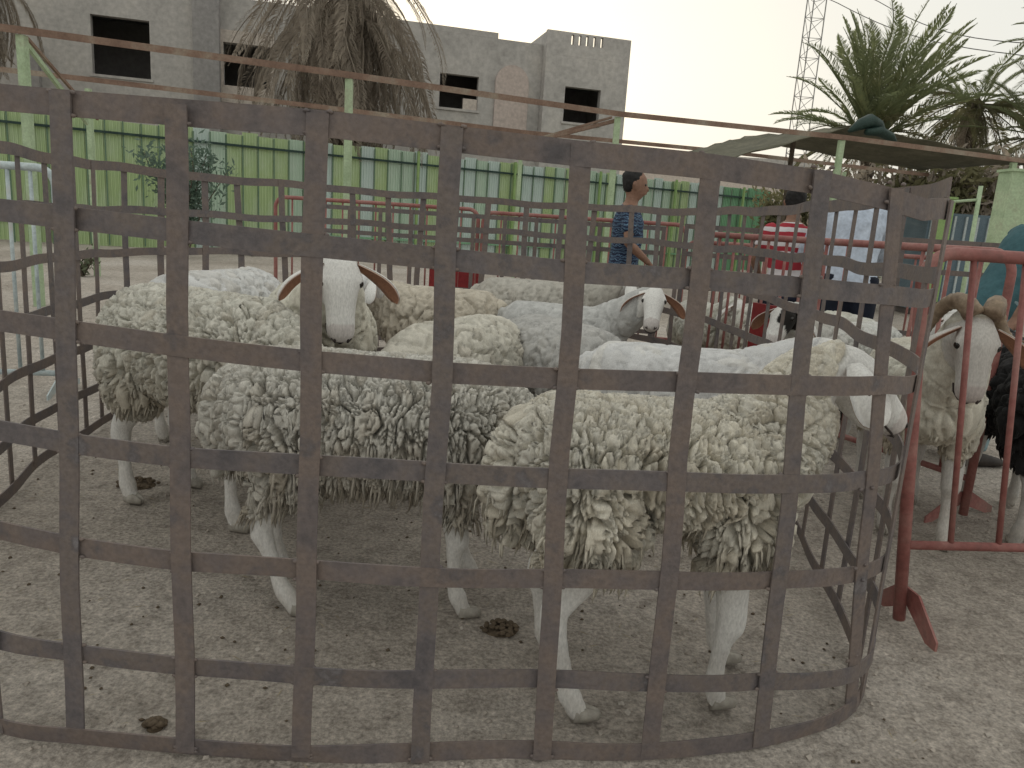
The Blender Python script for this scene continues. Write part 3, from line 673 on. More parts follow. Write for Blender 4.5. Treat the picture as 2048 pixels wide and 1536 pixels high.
def band(name, P3, Nrm, w, t, mat, upv=None):
    """flat strip: centre line P3, thickness direction Nrm, width direction = up or given"""
    mb = MB(); vs = []; n = len(P3)
    for p, nn, u in zip(P3, Nrm, upv):
        for a, b in ((-1, -1), (1, -1), (1, 1), (-1, 1)): vs.append(p + nn * (a * t / 2) + u * (b * w / 2))
    f = [(i * 4 + j, i * 4 + (j + 1) % 4, (i + 1) * 4 + (j + 1) % 4, (i + 1) * 4 + j) for i in range(n - 1) for j in range(4)]
    f += [(3, 2, 1, 0), tuple((n - 1) * 4 + j for j in range(4))]
    return mb.add(vs, f).build(name, mat, pen)
wob = lambda s, k: .008 * math.sin(s * 5.1 + k * 1.7) + .006 * math.sin(s * 11.3 + k)
ZR = np.zeros((7, NL))
for i, samples in enumerate(rails_px):
    A = [on_front(*s) for s in samples]; az = np.array([a[0] for a in A]); zz = np.array([a[2] for a in A])
    isf = np.zeros(NL, bool); isf[front] = True
    nomz = np.array([NOM[i] + (0 if i == 6 else wob(s, i) * .6) for s in ARC])
    zf = np.interp(AZ, az, zz)
    wgt = np.where(isf, np.clip((AZ - az[0] + 9) / 9, 0, 1) * np.clip((az[-1] + 7 - AZ) / 7, 0, 1), 0)
    ZR[i] = np.maximum(nomz * (1 - wgt) + zf * wgt, .022 if i == 6 else 0)
    P3 = [np.array([LOOP[k][0], LOOP[k][1], 0]) + np.append(outw[k] * wob(ARC[k] * .8, i + 20) * .8, 0) + [0, 0, ZR[i][k]] for k in range(NL)]
    P3.append(P3[0].copy()); Nn = [np.append(outw[k], 0) for k in range(NL)] + [np.append(outw[0], 0)]
    tw = [crng.uniform(-.03, .03) for _ in range(NL // 10 + 3)]
    U = []
    for k in range(NL + 1):
        a = np.interp(k / 10, range(len(tw)), tw) * (6 if i == 6 else 3); nn = Nn[k]; U.append(np.array([0, 0, 1.]) * math.cos(a) + nn * math.sin(a))
    band('rail', P3, Nn, .045 if i else .05, .005, M['rust'] if i % 2 else M['rust_b'], U)
def upright(pt_top, pt_bot, nrm, ztop, zbot, k):
    P, U, Nn = [], [], []
    for t in np.linspace(0, 1, 12):
        p = pt_top * (1 - t) + pt_bot * t; b = (wob(t * 1.3, k) * .5) * math.sin(math.pi * t)
        P.append(np.array([p[0], p[1], ztop * (1 - t) + zbot * t]) + np.append(nrm * (.0065 + 0 * b), 0) + np.append(np.array([-nrm[1], nrm[0]]) * b, 0))
        U.append(np.append(np.array([-nrm[1], nrm[0]]), 0)); Nn.append(np.append(nrm, 0))
    return band('upright', P, Nn, .043, .005, M['rust_b'] if k % 3 else M['rust'], U)
bars_px = [(125, 195, 155, 1470), (355, 222, 373, 1500), (637, 240, 603, 1510), (904, 268, 840, 1525), (1161, 300, 1082, 1525), (1421, 325, 1294, 1525), (1641, 352, 1513, 1515), (1787, 388, 1683, 1495)]
kf = front[np.argsort(AZ[front])]
def front_pt(az):
    return np.array([np.interp(az, AZ[kf], LOOP[kf][:, 0]), np.interp(az, AZ[kf], LOOP[kf][:, 1])]), kf[np.argmin(abs(AZ[kf] - az))]
for n_, (a, b, c, d) in enumerate(bars_px):
    (a1, r1, z1), (a2, r2, z2) = on_front(a, b), on_front(c, d); P1, k1 = front_pt(a1); P2, k2 = front_pt(a2)
    upright(P1, P2, outw[k1], z1 + .012, max(.005, min(z2, .05)), n_)
for n_, (a, b, c, d) in enumerate(bars_px):      # weld beads where the front strips cross
    for i, samples in enumerate(rails_px):
        yv = np.interp(np.interp(.5, [0, 1], [a, c]), [q_[0] for q_ in samples], [q_[1] for q_ in samples]); t_ = (yv - b) / (d - b); xv = a + (c - a) * t_
        az_, r_, z_ = on_front(xv, yv); P1, k1 = front_pt(az_); tg = np.array([-outw[k1][1], outw[k1][0]])
        for sx, sz in ((-1, 1), (1, 1), (-1, -1), (1, -1)):
            if crng.random() < .3: continue
            c_ = np.append(P1 + outw[k1] * .004 + tg * sx * .0225, max(z_ + sz * .021, .012))
            MB().tube([c_ + np.append(tg * k_ * .006, crng.uniform(-.002, .002)) for k_ in (-1, 0, 1)], [.0025, .0048, .0025], 6).build('weld', M['rust_b'], pen, True)
last = ARC[front_pt(on_front(1787, 388)[0])[1]]; first = ARC[front_pt(on_front(125, 195)[0])[1]] + TOTAL
nb_ = int(round((first - last) / .268))
for k in range(1, nb_):
    s = last + (first - last) * k / nb_; i = int(np.searchsorted(ARC, s % TOTAL)) % NL
    j = (i + crng.choice((-1, 0, 1))) % NL
    upright(LOOP[i], LOOP[j], outw[i], ZR[0][i] + .02, .006, k + 30)

# ================================================================== CROWD BARRIERS
def barrier(label, p, q, h, z0, mat, step=.15, plate=None, group=None, r=.02, rr=.10, foot_w=.5, lean=0.0):
    p = np.array(p, float); q = np.array(q, float); L = np.linalg.norm(q - p); ang = math.atan2(q[1] - p[1], q[0] - p[0])
    o = thing('crowd_barrier', label, 'barrier', (p[0], p[1], 0), ang, group)
    arc = lambda cx, cz, a0, a1: [(cx + rr * math.cos(t), 0, cz + rr * math.sin(t)) for t in np.linspace(a0, a1, 7)]
    path = [(0, 0, .02), (0, 0, h * .5)] + arc(rr, h - rr, math.pi, math.pi / 2) + arc(L - rr, h - rr, math.pi / 2, 0) + [(L, 0, h * .5), (L, 0, .02)]
    path = [(x + lean * z, y, z) for x, y, z in path]
    MB().tube(path, r, 10, up=(0, 1, 0)).build('frame', mat, o, True)
    MB().tube([(lean * z0, 0, z0), (L + lean * z0, 0, z0)], r * .8, 8).build('bottom_rail', mat, o, True)
    n = int(L / step)
    for k in range(1, n):
        x = L * k / n; MB().tube([(x + lean * z0 + random.uniform(-.004, .004), 0, z0), (x + lean * h + random.uniform(-.004, .004), 0, h)], r * .48, 6).build('bar', mat, o, True)
    for x in (.02, L - .02):
        mb = MB(); s = foot_w / 2
        prof = [(-s, 0), (-s, .03), (-.05, .13), (.05, .13), (s, .03), (s, 0), (s - .05, 0), (.0, .07), (-s + .05, 0)]
        nn = len(prof); mb.add([(x - .004, a, b) for a, b in prof] + [(x + .004, a, b) for a, b in prof], [tuple(range(nn))[::-1], tuple(i + nn for i in range(nn))] + [(i, (i + 1) % nn, (i + 1) % nn + nn, i + nn) for i in range(nn)])
        mb.build('foot', mat, o)
    if plate:
        x0, x1, za, zb = plate; MB().box((x0, -.012, za), (x1, .012, zb)).build('plate', M['red_plate'], o)
    return o
barrier('faded red crowd barrier in front of the horned ram', (1.375, 2.36), (3.55, 2.58), 1.25, .29, M['red'], .165, lean=-.115, foot_w=.34)
barrier('red crowd barrier with a red plate meeting the far right bend of the round pen', (1.28, 5.35), (2.22, 3.45), 1.27, .2, M['red'], .15, (.55, .95, .52, .86))
barrier('dark red crowd barrier standing behind the pen nearer the shrub', (-2.55, 7.9), (-.45, 7.75), 1.37, .22, M['red'], .17)
barrier('dark red crowd barrier with a wide red plate behind the pen', (-.40, 7.74), (1.6, 7.5), 1.35, .22, M['red'], .17, (-.55 + .02, .0, .55, .82))
barrier('red crowd barrier running away behind the striped shirt man', (1.55, 7.2), (3.6, 6.6), 1.2, .2, M['red'], .17)
barrier('pale blue painted crowd barrier standing left of the pen', (-5.0, 4.35), (-2.88, 4.72), 1.40, .12, M['paleblue'], .13, r=.024)
# second flat-iron pen behind, seen as a low grid
pen2 = thing('far_pen', 'second rusty flat iron pen panel standing beyond the red barrier', 'pen', (1.4, 6.55, 0), R(-17))
for z in (1.33, 1.1, .85, .6, .35, .1): MB().box((0, -.003, z - .02), (3.1, .003, z + .02)).build('rail', M['rust_b'], pen2)
for k in range(12): MB().box((k * .28 - .018, -.0085, .02), (k * .28 + .018, -.0032, 1.35)).build('upright', M['rust'], pen2)

pen3 = thing('far_pen', 'rusty flat iron pen panel standing between the round pen and the dark red barriers', 'pen', (-1.9, 7.15, 0), R(-3))
for z in (1.30, 1.08, .84, .6, .35, .1): MB().box((0, -.003, z - .02), (3.2, .003, z + .02)).build('rail', M['rust'], pen3)
for k in range(12): MB().box((k * .29 - .018, -.0085, .02), (k * .29 + .018, -.0032, 1.32)).build('upright', M['rust_b'], pen3)
# ================================================================== SHEEP
def unit(v): v = np.array(v, float); return v / np.linalg.norm(v)
HEAD_ST = [(-.045, .000, .030, .034), (-.02, .004, .055, .050), (.03, .008, .071, .061), (.08, .006, .077, .064), (.12, .000, .072, .059), (.16, -.006, .063, .051),
           (.20, -.012, .054, .049), (.235, -.018, .048, .049), (.258, -.024, .040, .044), (.276, -.03, .024, .024)]   # along the face, centre, half height, half width
WHITE = (.75, .74, .715); CREAM = (.60, .54, .45)
def sheep(name, label, loc, heading, S=1.0, head=(.56, 0, .80), hdir=(.75, 0, -.65), roll=0.0, feet=None, wool=.05, spacing=.014, voxel=.011,
          wcol=((.50, .47, .40), (.58, .55, .49), (.40, .38, .34)), hide=WHITE, horns=False, group='sheep standing in the round pen', ear_droop=.9, face=None, tail=True, hang=1.0, clump=.045, seed=0, fat=1.0,
          legcol=None, bend=0.0, lift=0.0, deep=1.0, shag=1.0, back=0.0, lx=.90, twist=.35, fvox=.0095, fuzz=.02, wz=0.0):
    rg_ = np.random.default_rng(100 + seed)
    o = thing(name, label, 'sheep', (loc[0], loc[1], 0), heading, group)
    HB = np.array(head, float); hd = unit(hdir)
    side = unit(np.cross([0, 0, 1.], hd)); hup = np.cross(hd, side)
    if roll: side, hup = side * math.cos(roll) + hup * math.sin(roll), hup * math.cos(roll) - side * math.sin(roll)
    mb = MB()
    st = [(-.435, .60, .05, .055), (-.415, .60, .115, .12), (-.36, .60, .165, .165), (-.22, .59, .190, .180), (0, .58, .20, .185), (.18, .585, .185, .18), (.31, .595, .155, .17), (.39, .61, .115, .14), (.43, .62, .06, .08)]
    Yb = lambda x: bend * (x / .43) ** 2 * .5
    mb.tube([(x, Yb(x), z + lift + back * max(0, -x)) for x, z, a, b in [(q_[0] * lx, *q_[1:]) for q_ in st]], [(a * fat, b * deep * (1 + .5 * (fat - 1))) for x, z, a, b in st], 20, up=(0, 0, 1), power=2.25)
    nb0 = np.array([.27 * lx, Yb(.27), .635]); nb3 = HB - hd * .02 - hup * .015
    nb1 = nb0 + (nb3 - nb0) * .40 + np.array([.03, 0, .01]); nb2 = nb0 + (nb3 - nb0) * .75
    mb.tube(catmull([nb0, nb1, nb2, nb3], 4), [(a, a * 1.12) for a in np.interp(np.linspace(0, 1, 13), [0, .4, .75, 1], [.128, .098, .078, .062])], 16)
    tr = lambda u, w, v: HB + hd * u + side * w + hup * v
    mb.tube([tr(u, 0, v) for u, v, a, b in HEAD_ST], [(b, a) for u, v, a, b in HEAD_ST], 16, up=hup, power=2.2)
    mb.tube([tr(.10, 0, -.05), tr(.17, 0, -.062), tr(.23, 0, -.052), tr(.25, 0, -.046)], [(.034, .03), (.030, .026), (.027, .022), (.015, .012)], 10, up=hup)   # jaw
    for s in (1, -1): mb.tube([tr(.02, s * .045, .035), tr(.075, s * .058, .032), tr(.115, s * .045, .022)], [.014, .022, .012], 8)   # brow
    ft = feet or [(0, 0)] * 4        # front left, front right, hind left, hind right: foot shift
    hoofs = []
    for k, (fx, fy) in enumerate(ft):
        s = 1 if k % 2 == 0 else -1
        if k < 2: J = [(.25, .085, .60, .085), (.26, .10, .50, .070), (.25, .105, .40, .046), (.277, .105, .275, .036), (.280, .105, .245, .036), (.268, .105, .205, .024), (.266, .105, .14, .0205), (.27, .105, .095, .023), (.277, .105, .07, .0285), (.292, .105, .035, .024), (.30, .105, .012, .026)]
        else: J = [(-.25, .09, .62, .115), (-.24, .115, .50, .105), (-.25, .12, .42, .075), (-.31, .12, .335, .045), (-.355, .12, .285, .034), (-.360, .12, .25, .034), (-.350, .12, .205, .0245), (-.342, .12, .14, .022), (-.338, .12, .095, .0245), (-.330, .12, .07, .0295), (-.315, .12, .035, .025), (-.305, .12, .012, .027)]
        P = []; rr = []
        for x, y, z, r_ in J:
            w_ = max(0, 1 - z / .52); w_ = w_ * w_ * (1.4 - .4 * w_) if z < .52 else 0
            P.append((x * lx + fx * min(w_ * 1.05, 1), s * y + Yb(x) + fy * min(w_ * 1.05, 1), z)); rr.append(r_ * (1.0 if z > .3 else 1.1))
        mb.tube(P, rr, 12, up=(1, 0, 0)); hoofs.append(P[-1])
    if tail: mb.tube([(-.41 * lx, 0, .70), (-.455 * lx, 0, .64), (-.47 * lx, 0, .54), (-.465 * lx, 0, .42)], [.045, .05, .045, .02], 10, up=(1, 0, 0))
    me = remesh(mb, voxel, 5)
    co = get_co(me)
    # wool area: trunk, neck and the upper legs
    rel = co - HB; hu, hw, hv = rel @ hd, rel @ side, rel @ hup
    on_head = (hu > -.035) & (np.abs(hw) < .10) & (np.abs(hv) < .115) & (hu < .30)
    base = np.array(hide)
    cols = np.repeat(base[None], len(co), 0) * (1 - .06 * rg_.random((len(co), 1)))
    low = np.clip(1 - co[:, 2] / .30, 0, 1)[:, None] * (~on_head)[:, None]
    if legcol is not None: cols = np.where((co[:, 2] < .36)[:, None] & (~on_head)[:, None], np.array(legcol)[None], cols)
    lown = low * (.55 + .45 * np.sin(co[:, 0] * 60 + co[:, 2] * 45 + seed)[:, None] ** 2); cols = cols * (1 - lown * .4) + np.array([.38, .31, .24]) * lown * .4
    nz = (hu > .225) & on_head; cols[nz] = cols[nz] * .62 + np.array([.34, .25, .24]) * .38
    if face is not None:
        fm = on_head & face(hu, hw, hv); cols[fm] = (.02, .018, .017)
    def wmask(p):
        r_ = p - HB; a_ = r_ @ hd
        oh = (a_ > -.012) & (np.abs(r_ @ side) < .10) & (np.abs(r_ @ hup) < .092) & (a_ < .30)
        return (~oh) & ((p[:, 2] > .40 + wz) | ((np.abs(p[:, 0]) < .5) & (p[:, 2] > .345 + wz + .03 * np.sin(p[:, 0] * 30 + seed))))
    woolm = wmask(co)
    wc = np.array(wcol); cols[woolm] = wc[0] * .8  # skin under the wool darkened in colour so fleece cracks look shaded
    # ears: curved leaf solids in the same mesh
    ev, ef = [], []
    for s in (1, -1):
        b0 = tr(.015, s * .056, .028); out_ = unit(side * s * 1.0 - hd * .15)
        down = unit(np.array([0, 0, -1.]) * ear_droop + hd * .12 + out_ * .55)
        n1, n2 = 12, 6; L_, W_ = .165, .043
        grid = []
        for i in range(n1 + 1):
            t = i / n1; c = b0 + out_ * (.055 * math.sin(min(t * 2.2, 1.57))) + down * L_ * t
            axis_w = unit(np.cross(down, out_) * math.cos(twist) - unit(np.cross(down, hd)) * math.sin(twist)); nrm = unit(np.cross(axis_w, down))
            wd = W_ * (.42 + .58 * math.sin(math.pi * .5 * min(t / .5, 1))) * (1 if t < .6 else .06 + .94 * math.sqrt(max(0, 1 - ((t - .6) / .4) ** 2)))
            row = []
            for j in range(n2 + 1):
                a = (j / n2 - .5) * 2; row.append((c + axis_w * wd * a + nrm * (.018 * (1 - a * a) * wd / W_), nrm))
            grid.append(row)
        o0 = len(ev)
        for lay in (0, 1):
            for row in grid:
                for p, nr in row: ev.append(p - nr * (.007 * lay))
        w = n2 + 1; half = (n1 + 1) * w
        for i in range(n1):
            for j in range(n2):
                a = o0 + i * w + j; f_ = (a, a + 1, a + w + 1, a + w)
                ef.append(f_); ef.append(tuple(x + half for x in reversed(f_)))
            for j in (0, n2): a = o0 + i * w + j; ef.append((a, a + w, a + w + half, a + half))
    # join ears
    nv = len(co); polys = [tuple(p.vertices) for p in me.polygons] if False else None
    nl = len(me.loops); lv = np.empty(nl, np.int32); me.loops.foreach_get('vertex_index', lv)
    ls = np.empty(len(me.polygons), np.int32); me.polygons.foreach_get('loop_start', ls); lt = np.empty(len(me.polygons), np.int32); me.polygons.foreach_get('loop_total', lt)
    Q = lv[(ls[lt == 4][:, None] + np.arange(4))]; T3 = lv[(ls[lt == 3][:, None] + np.arange(3))] if (lt == 3).any() else None
    bpy.data.meshes.remove(me)
    V = np.concatenate([co, np.array(ev)]); Q2 = np.concatenate([Q, np.array(ef, np.int32) + nv])
    ecol = np.repeat(base[None], len(ev), 0); half = len(ev) // 4
    for e in range(2): ecol[e * 2 * half + half:(e * 2 + 2) * half] = np.array([.38, .20, .13]) if e is not None else 0
    body = fast_mesh('body', V * S, Q2, T3, True); set_col(body, np.clip(np.concatenate([cols, ecol]), 0, 1))
    link('body', body, M['hide'], o)
    # fleece: plates of matted wool parted by cracks, real relief on a skin of its own, with hanging locks below
    hm = remesh(mb, fvox, 7); hc = get_co(hm); nvh = len(hc); vn = np.empty(nvh * 3, np.float32); hm.vertices.foreach_get('normal', vn); vn = vn.reshape(-1, 3).astype(float)
    lv = np.empty(len(hm.loops), np.int32); hm.loops.foreach_get('vertex_index', lv); HQ = lv.reshape(-1, 4); bpy.data.meshes.remove(hm)
    wm = wmask(hc); HQ = HQ[wm[HQ].any(1)]; used_ = np.unique(HQ); mp_ = np.full(nvh, -1); mp_[used_] = np.arange(len(used_)); HQ = mp_[HQ]; hc, vn, wm = hc[used_], vn[used_], wm[used_]; m_ = len(hc)
    cnt_in = np.zeros(m_); tot_in = np.zeros(m_)
    inside = wm.astype(float)
    for _ in range(max(2, int(.03 / fvox))):            # distance-like taper towards the edge of the wool
        acc = np.zeros(m_); cn = np.zeros(m_)
        for k_ in range(4): np.add.at(acc, HQ[:, k_], inside[HQ].mean(1)); np.add.at(cn, HQ[:, k_], 1)
        inside = np.minimum(inside, acc / cn)
    taper = np.clip(inside * 1.6 - .55, 0, 1)
    low_ = np.clip((.66 - hc[:, 2]) / .26, 0, 1)
    th = wool * taper * np.clip((np.linalg.norm(hc - HB, axis=1) - .02) / .30, .12, 1) * (1 + .2 * low_) * np.where(hc[:, 2] < .42, np.where(np.abs(hc[:, 0]) < .2, 1, .6), 1) * (1 - .55 * np.clip(-vn[:, 2], 0, 1))
    zz = np.linspace(0, 1.4, 200); kz = np.interp(zz, [0, .45, .60, .74, 1.4], [.13, .19, .42, .80, .80]); zw = np.interp(hc[:, 2], zz, np.cumsum(kz) * (zz[1] - zz[0]))
    Pq = np.stack([hc[:, 0], hc[:, 1], zw], -1)
    def warp(c, s_):
        r_ = np.random.default_rng(900 + seed * 7 + s_); W_ = np.zeros((m_, 3))
        for _ in range(9):
            kv = r_.normal(0, 1, 3) / c * r_.uniform(.5, 1.7); W_ += np.sin(Pq @ kv + r_.uniform(0, 6.283))[:, None] * r_.normal(0, 1, 3) * .11 * c
        return W_
    def cells(c, s_, zs=1.0):
        from mathutils.kdtree import KDTree
        Q_ = (Pq + warp(c, s_)) * np.array([1, 1, zs]); r_ = np.random.default_rng(500 + seed * 7 + s_)
        key = np.floor(Q_ / (c * .8) + r_.random(3)).astype(np.int64); order = r_.permutation(m_); _, u_ = np.unique((key[order, 0] * 100003 + key[order, 1] * 317 + key[order, 2]), return_index=True)
        sd_ = Q_[order[u_]]; kd = KDTree(len(sd_))
        for i_, p_ in enumerate(sd_): kd.insert(p_, i_)
        kd.balance(); F1 = np.empty(m_); F2 = np.empty(m_); I1 = np.empty(m_, int); I2 = np.empty(m_, int)
        for i_ in range(m_):
            (a_, b_) = kd.find_n(Q_[i_], 2); F1[i_], F2[i_], I1[i_], I2[i_] = a_[2], b_[2], a_[1], b_[1]
        lo, hi_ = np.minimum(I1, I2), np.maximum(I1, I2); hsh = np.modf(np.abs(np.sin(lo * 12.9898 + hi_ * 78.233) * 43758.5453))[0]
        return (F2 - F1) / c, I1, hsh, len(sd_)
    sm = lambda x, a_, b_: (lambda t: t * t * (3 - 2 * t))(np.clip((x - a_) / (b_ - a_), 0, 1))
    ca_, cb_ = max(clump * .31, fvox * 4.3), max(clump * .95, fvox * 8)
    e1, I1, h1, n1_ = cells(ca_, 1); e2, I2, h2, n2_ = cells(cb_, 2)
    g1 = 1 - sm(e1, .02, max(2 * .0022 / ca_, 1.2 * fvox / ca_)); g2 = 1 - sm(e2, .02, max(2 * .0036 / cb_, 1.4 * fvox / cb_))
    cr = np.random.default_rng(40 + seed); c1r, c2r = cr.random(n1_), cr.random(n2_)
    rough_ = np.clip(.30 + .70 * np.clip((.76 - hc[:, 2]) / .2, 0, 1), 0, 1)
    dm_ = np.clip(1 - np.abs(e1 - .5) * .0, 0, 1)
    hgt = 1 - .60 * g1 * np.clip(h1 * 1.8 - .25, .12, 1) * rough_ - 1.0 * g2 * np.clip(h2 * 2.6 - .7, 0, 1) * (.35 + .65 * rough_) + .05 * (c1r[I1] - .5) + .10 * (c2r[I2] - .5)
    hgt = np.clip(hgt, -.05, 1.3)
    gdir = np.array([-.08, 0, -1.]); gt = gdir - vn * (vn @ gdir)[:, None]
    VV = hc + vn * (th * hgt - .006 * (1 - taper))[:, None] + gt * (th * .30 * low_ * hgt)[:, None]
    VV[:, 2] = np.maximum(VV[:, 2], .03)
    fm = fast_mesh('fleece', VV * S, HQ.astype(np.int32), None, True)
    big = np.sin(hc[:, 0] * 8 + seed) * np.sin(hc[:, 2] * 10 + hc[:, 1] * 7 + seed * 2) * .5 + .5
    f1 = (.5 * big + .3 * c2r[I2] + .2 * c1r[I1])[:, None]; fc = wc[0] * (1 - f1) + wc[1] * f1
    dirt = (np.clip((.66 - hc[:, 2]) / .24, 0, 1) * (.25 + .6 * c2r[I2]))[:, None]; fc = fc * (1 - dirt) + wc[2] * dirt
    stain = np.clip((c2r[I2] - .62) / .38, 0, 1)[:, None] * .55; fc = fc * (1 - stain) + (wc[2] * .75 + fc * .25) * stain
    fc = fc * (.86 + .22 * c1r[I1])[:, None]
    set_col(fm, np.clip(fc, 0, 1)); fo = link('fleece', fm, M['wool'], o); fo['kind'] = 'stuff'
    # hanging locks on the lower flank and belly, a light fuzz elsewhere
    dens = np.where(hc[:, 2] < .53 + lift, np.clip((.53 + lift - hc[:, 2]) / .12, .0, 1), 0) * (taper > .5) + fuzz * (taper > .5)
    nlk = int(m_ * (fvox / spacing) ** 2); pk = cr.choice(m_, max(60, int(nlk * dens.mean() * .56)), p=dens / dens.sum()); n = len(pk)
    p0 = VV[pk] - vn[pk] * .008; n0 = vn[pk]; g0 = np.repeat(gdir[None], n, 0); g0 = g0 - n0 * (n0 * g0).sum(1)[:, None] * .8; isfz = hc[pk, 2] > .53 + lift
    L0 = np.where(isfz, wool * .35, wool * (.50 + .75 * hang) * (.6 + .7 * c2r[I2[pk]])) * (.7 + .6 * cr.random(n)); under = np.clip(-n0[:, 2], 0, 1); L0 = L0 * np.where(hc[pk, 2] < .40, .75, 1)
    w0 = np.where(isfz, .0022, spacing * .50) * (.8 + .5 * cr.random(n)) * shag; sdv = np.cross(n0, g0 + cr.normal(0, .15, (n, 3))); sdv /= np.linalg.norm(sdv, axis=1)[:, None] + 1e-9
    cen = np.zeros((n2_, 3)); cc_ = np.zeros(n2_); np.add.at(cen, I2, VV); np.add.at(cc_, I2, 1); cen /= cc_[:, None]; toc = cen[I2[pk]] - p0; toc -= n0 * (toc * n0).sum(1)[:, None]; toc[:, 2] *= .2
    jit = cr.normal(0, .07, (n, 3)); Vs = []
    for ti, t in enumerate((0, .4, .78, 1.0)):
        c = p0 + n0 * (L0 * np.where(isfz, .8 * t, .30 * t - .22 * t * t))[:, None] + g0 * (L0 * np.where(isfz, .4 * t * t, .35 * t + .6 * t * t))[:, None] + toc * (.45 * t) * (~isfz)[:, None] + jit * (L0 * t)[:, None]
        if ti == 3: Vs.append(c[:, None]); break
        b2 = np.cross(sdv, g0); b2 /= np.linalg.norm(b2, axis=1)[:, None] + 1e-9
        Vs.append(np.stack([c + (sdv * math.cos(2.094 * j) + b2 * math.sin(2.094 * j) * .7) * (w0 * (1, 1.05, .7)[ti])[:, None] for j in range(3)], 1))
    V = np.concatenate(Vs, 1); V[..., 2] = np.maximum(V[..., 2], .02); off = (np.arange(n) * 10)[:, None, None]
    q_ = np.array([[i * 3 + j, i * 3 + (j + 1) % 3, i * 3 + 3 + (j + 1) % 3, i * 3 + 3 + j] for i in range(2) for j in range(3)]); t_ = np.array([[6 + j, 6 + (j + 1) % 3, 9] for j in range(3)])
    lm = fast_mesh('wool_locks', V.reshape(-1, 3) * S, (q_[None] + off).reshape(-1, 4), (t_[None] + off).reshape(-1, 3), True)
    lc = fc[pk] * (.9 + .2 * cr.random((n, 1))); set_col(lm, np.clip(np.repeat(lc[:, None], 10, 1).reshape(-1, 3), 0, 1)); lo_ = link('wool_locks', lm, M['wool'], fo); lo_['kind'] = 'stuff'
    # small parts
    for s in (1, -1):
        e = MB(); c = tr(.084, s * .0605, .031) * S; e.ball((0, 0, 0), .0158 * S, 10, 8); eo = e.build('eye', M['eye'], o, True); eo.location = tuple(c)
        e = MB(); e.tube([np.array(tr(.262, s * .016, .004)) * S, np.array(tr(.276, s * .023, -.010)) * S, np.array(tr(.266, s * .034, -.008)) * S], [.004 * S, .008 * S, .004 * S], 6); e.build('nostril', M['nostril'], o, True)
    e = MB(); e.tube([np.array(tr(u, w, v)) * S for u, w, v in ((.205, .046, -.046), (.235, .043, -.050), (.262, .026, -.052), (.276, 0, -.050), (.262, -.026, -.052), (.235, -.043, -.050), (.205, -.046, -.046))], .0034 * S, 5); e.build('mouth', M['nostril'], o, True)
    for (x, y, z) in hoofs:
        for s in (1, -1):
            e = MB(); xs = [(-.022, .016), (.0, .019), (.03, .013), (.046, .004)]
            e.tube([((x + a + .006) * S, (y + s * .014 - s * .003 * i) * S, (.024 - .003 * i) * S) for i, (a, r_) in enumerate(xs)], [(r_ * .8 * S, (.024 - .004 * i) * S) for i, (a, r_) in enumerate(xs)], 8, up=(0, 0, 1))
            e.build('hoof', M['hoof'], o, True)
    if horns:
        for s in (1, -1):
            P = []; rr = []
            for i in range(34):
                t = i / 33; a = t * 5.4; r_ = .085 * (1 - .25 * t)
                P.append(tr(-.02 - r_ * math.sin(a) * .9 - .0, s * (.026 + .17 * t), .06 + r_ * math.cos(a) - .085) * S); rr.append((.036 * (1 - .82 * t) + .003 * (i % 2)) * S)
            MB().tube(P, rr, 10).build('horn', M['horn'], o, True)
    return o

A_ = lambda *p: p
NEAR = dict(spacing=.009, voxel=.0115, fvox=.0033)
# front sheep and the two beside it
sheep('sheep', 'shaggy cream sheep right behind the grid with its head turned into the pen bend', (.40, 1.90), R(4), 1.03, (.455, .08, .905), (.80, .06, -.50), feet=[(.06, .02), (-.03, .02), (.02, .03), (.06, -.03)],
      wool=.052, wcol=((.64, .62, .56), (.73, .68, .565), (.45, .395, .31)), seed=1, clump=.045, hang=.75, lx=.77, lift=.05, deep=.70, wz=.075, fat=.92, **NEAR)
sheep('sheep', 'grey shaggy sheep with deep fleece cracks and its head hidden by the front sheep', (-.43, 2.34), R(2), 1.0, (.62, .04, .42), (.6, 0, -.8), feet=[(.05, .0), (.02, -.03), (-.03, .02), (.10, -.05)],
      wool=.055, wcol=((.56, .545, .50), (.64, .615, .555), (.40, .35, .28)), seed=2, clump=.05, hang=1.1, fat=1.05, lx=1.0, **NEAR)
sheep('sheep', 'tall cream sheep standing rump outward near the bare left wall of the pen', (-1.25, 2.98), R(-24), 1.14, (.56, .0, .50), (.80, 0, -.60), feet=[(0, 0), (0, 0), (.04, 0), (.0, 0)],
      wool=.040, spacing=.0115, voxel=.013, fvox=.0046, wcol=((.60, .585, .515), (.67, .645, .575), (.46, .41, .33)), seed=3, clump=.035, hang=.9, lx=.82)
sheep('sheep', 'white sheep whose rounded rump rises behind the tall cream sheep', (-1.63, 4.10), R(78), 1.13, (.62, .0, .55), (.85, 0, -.55), wool=.036, spacing=.017, voxel=.016, wcol=((0.679, 0.679, 0.666), (0.679, 0.679, 0.679), (0.610, 0.564, 0.491)), seed=4)
sheep('sheep', 'white faced sheep with brown lined drooping ears looking out of the pen', (-.95, 3.58), R(-70), 1.15, (.54, .02, .92), (.36, .0, -.90), wool=.04, spacing=.016, voxel=.009, wcol=((0.657, 0.614, 0.520), (0.679, 0.679, 0.592), (0.495, 0.431, 0.347)), seed=5, ear_droop=.75, twist=.95)
sheep('sheep', 'smooth white sheep standing behind the white faced one looking the same way as its row', (-1.56, 4.78), R(12), 1.0, (.60, .02, .82), (.85, -.1, -.5), wool=.022, spacing=.017, voxel=.015, wcol=((0.679, 0.679, 0.673), (0.679, 0.679, 0.679), (0.650, 0.601, 0.519)), seed=6)
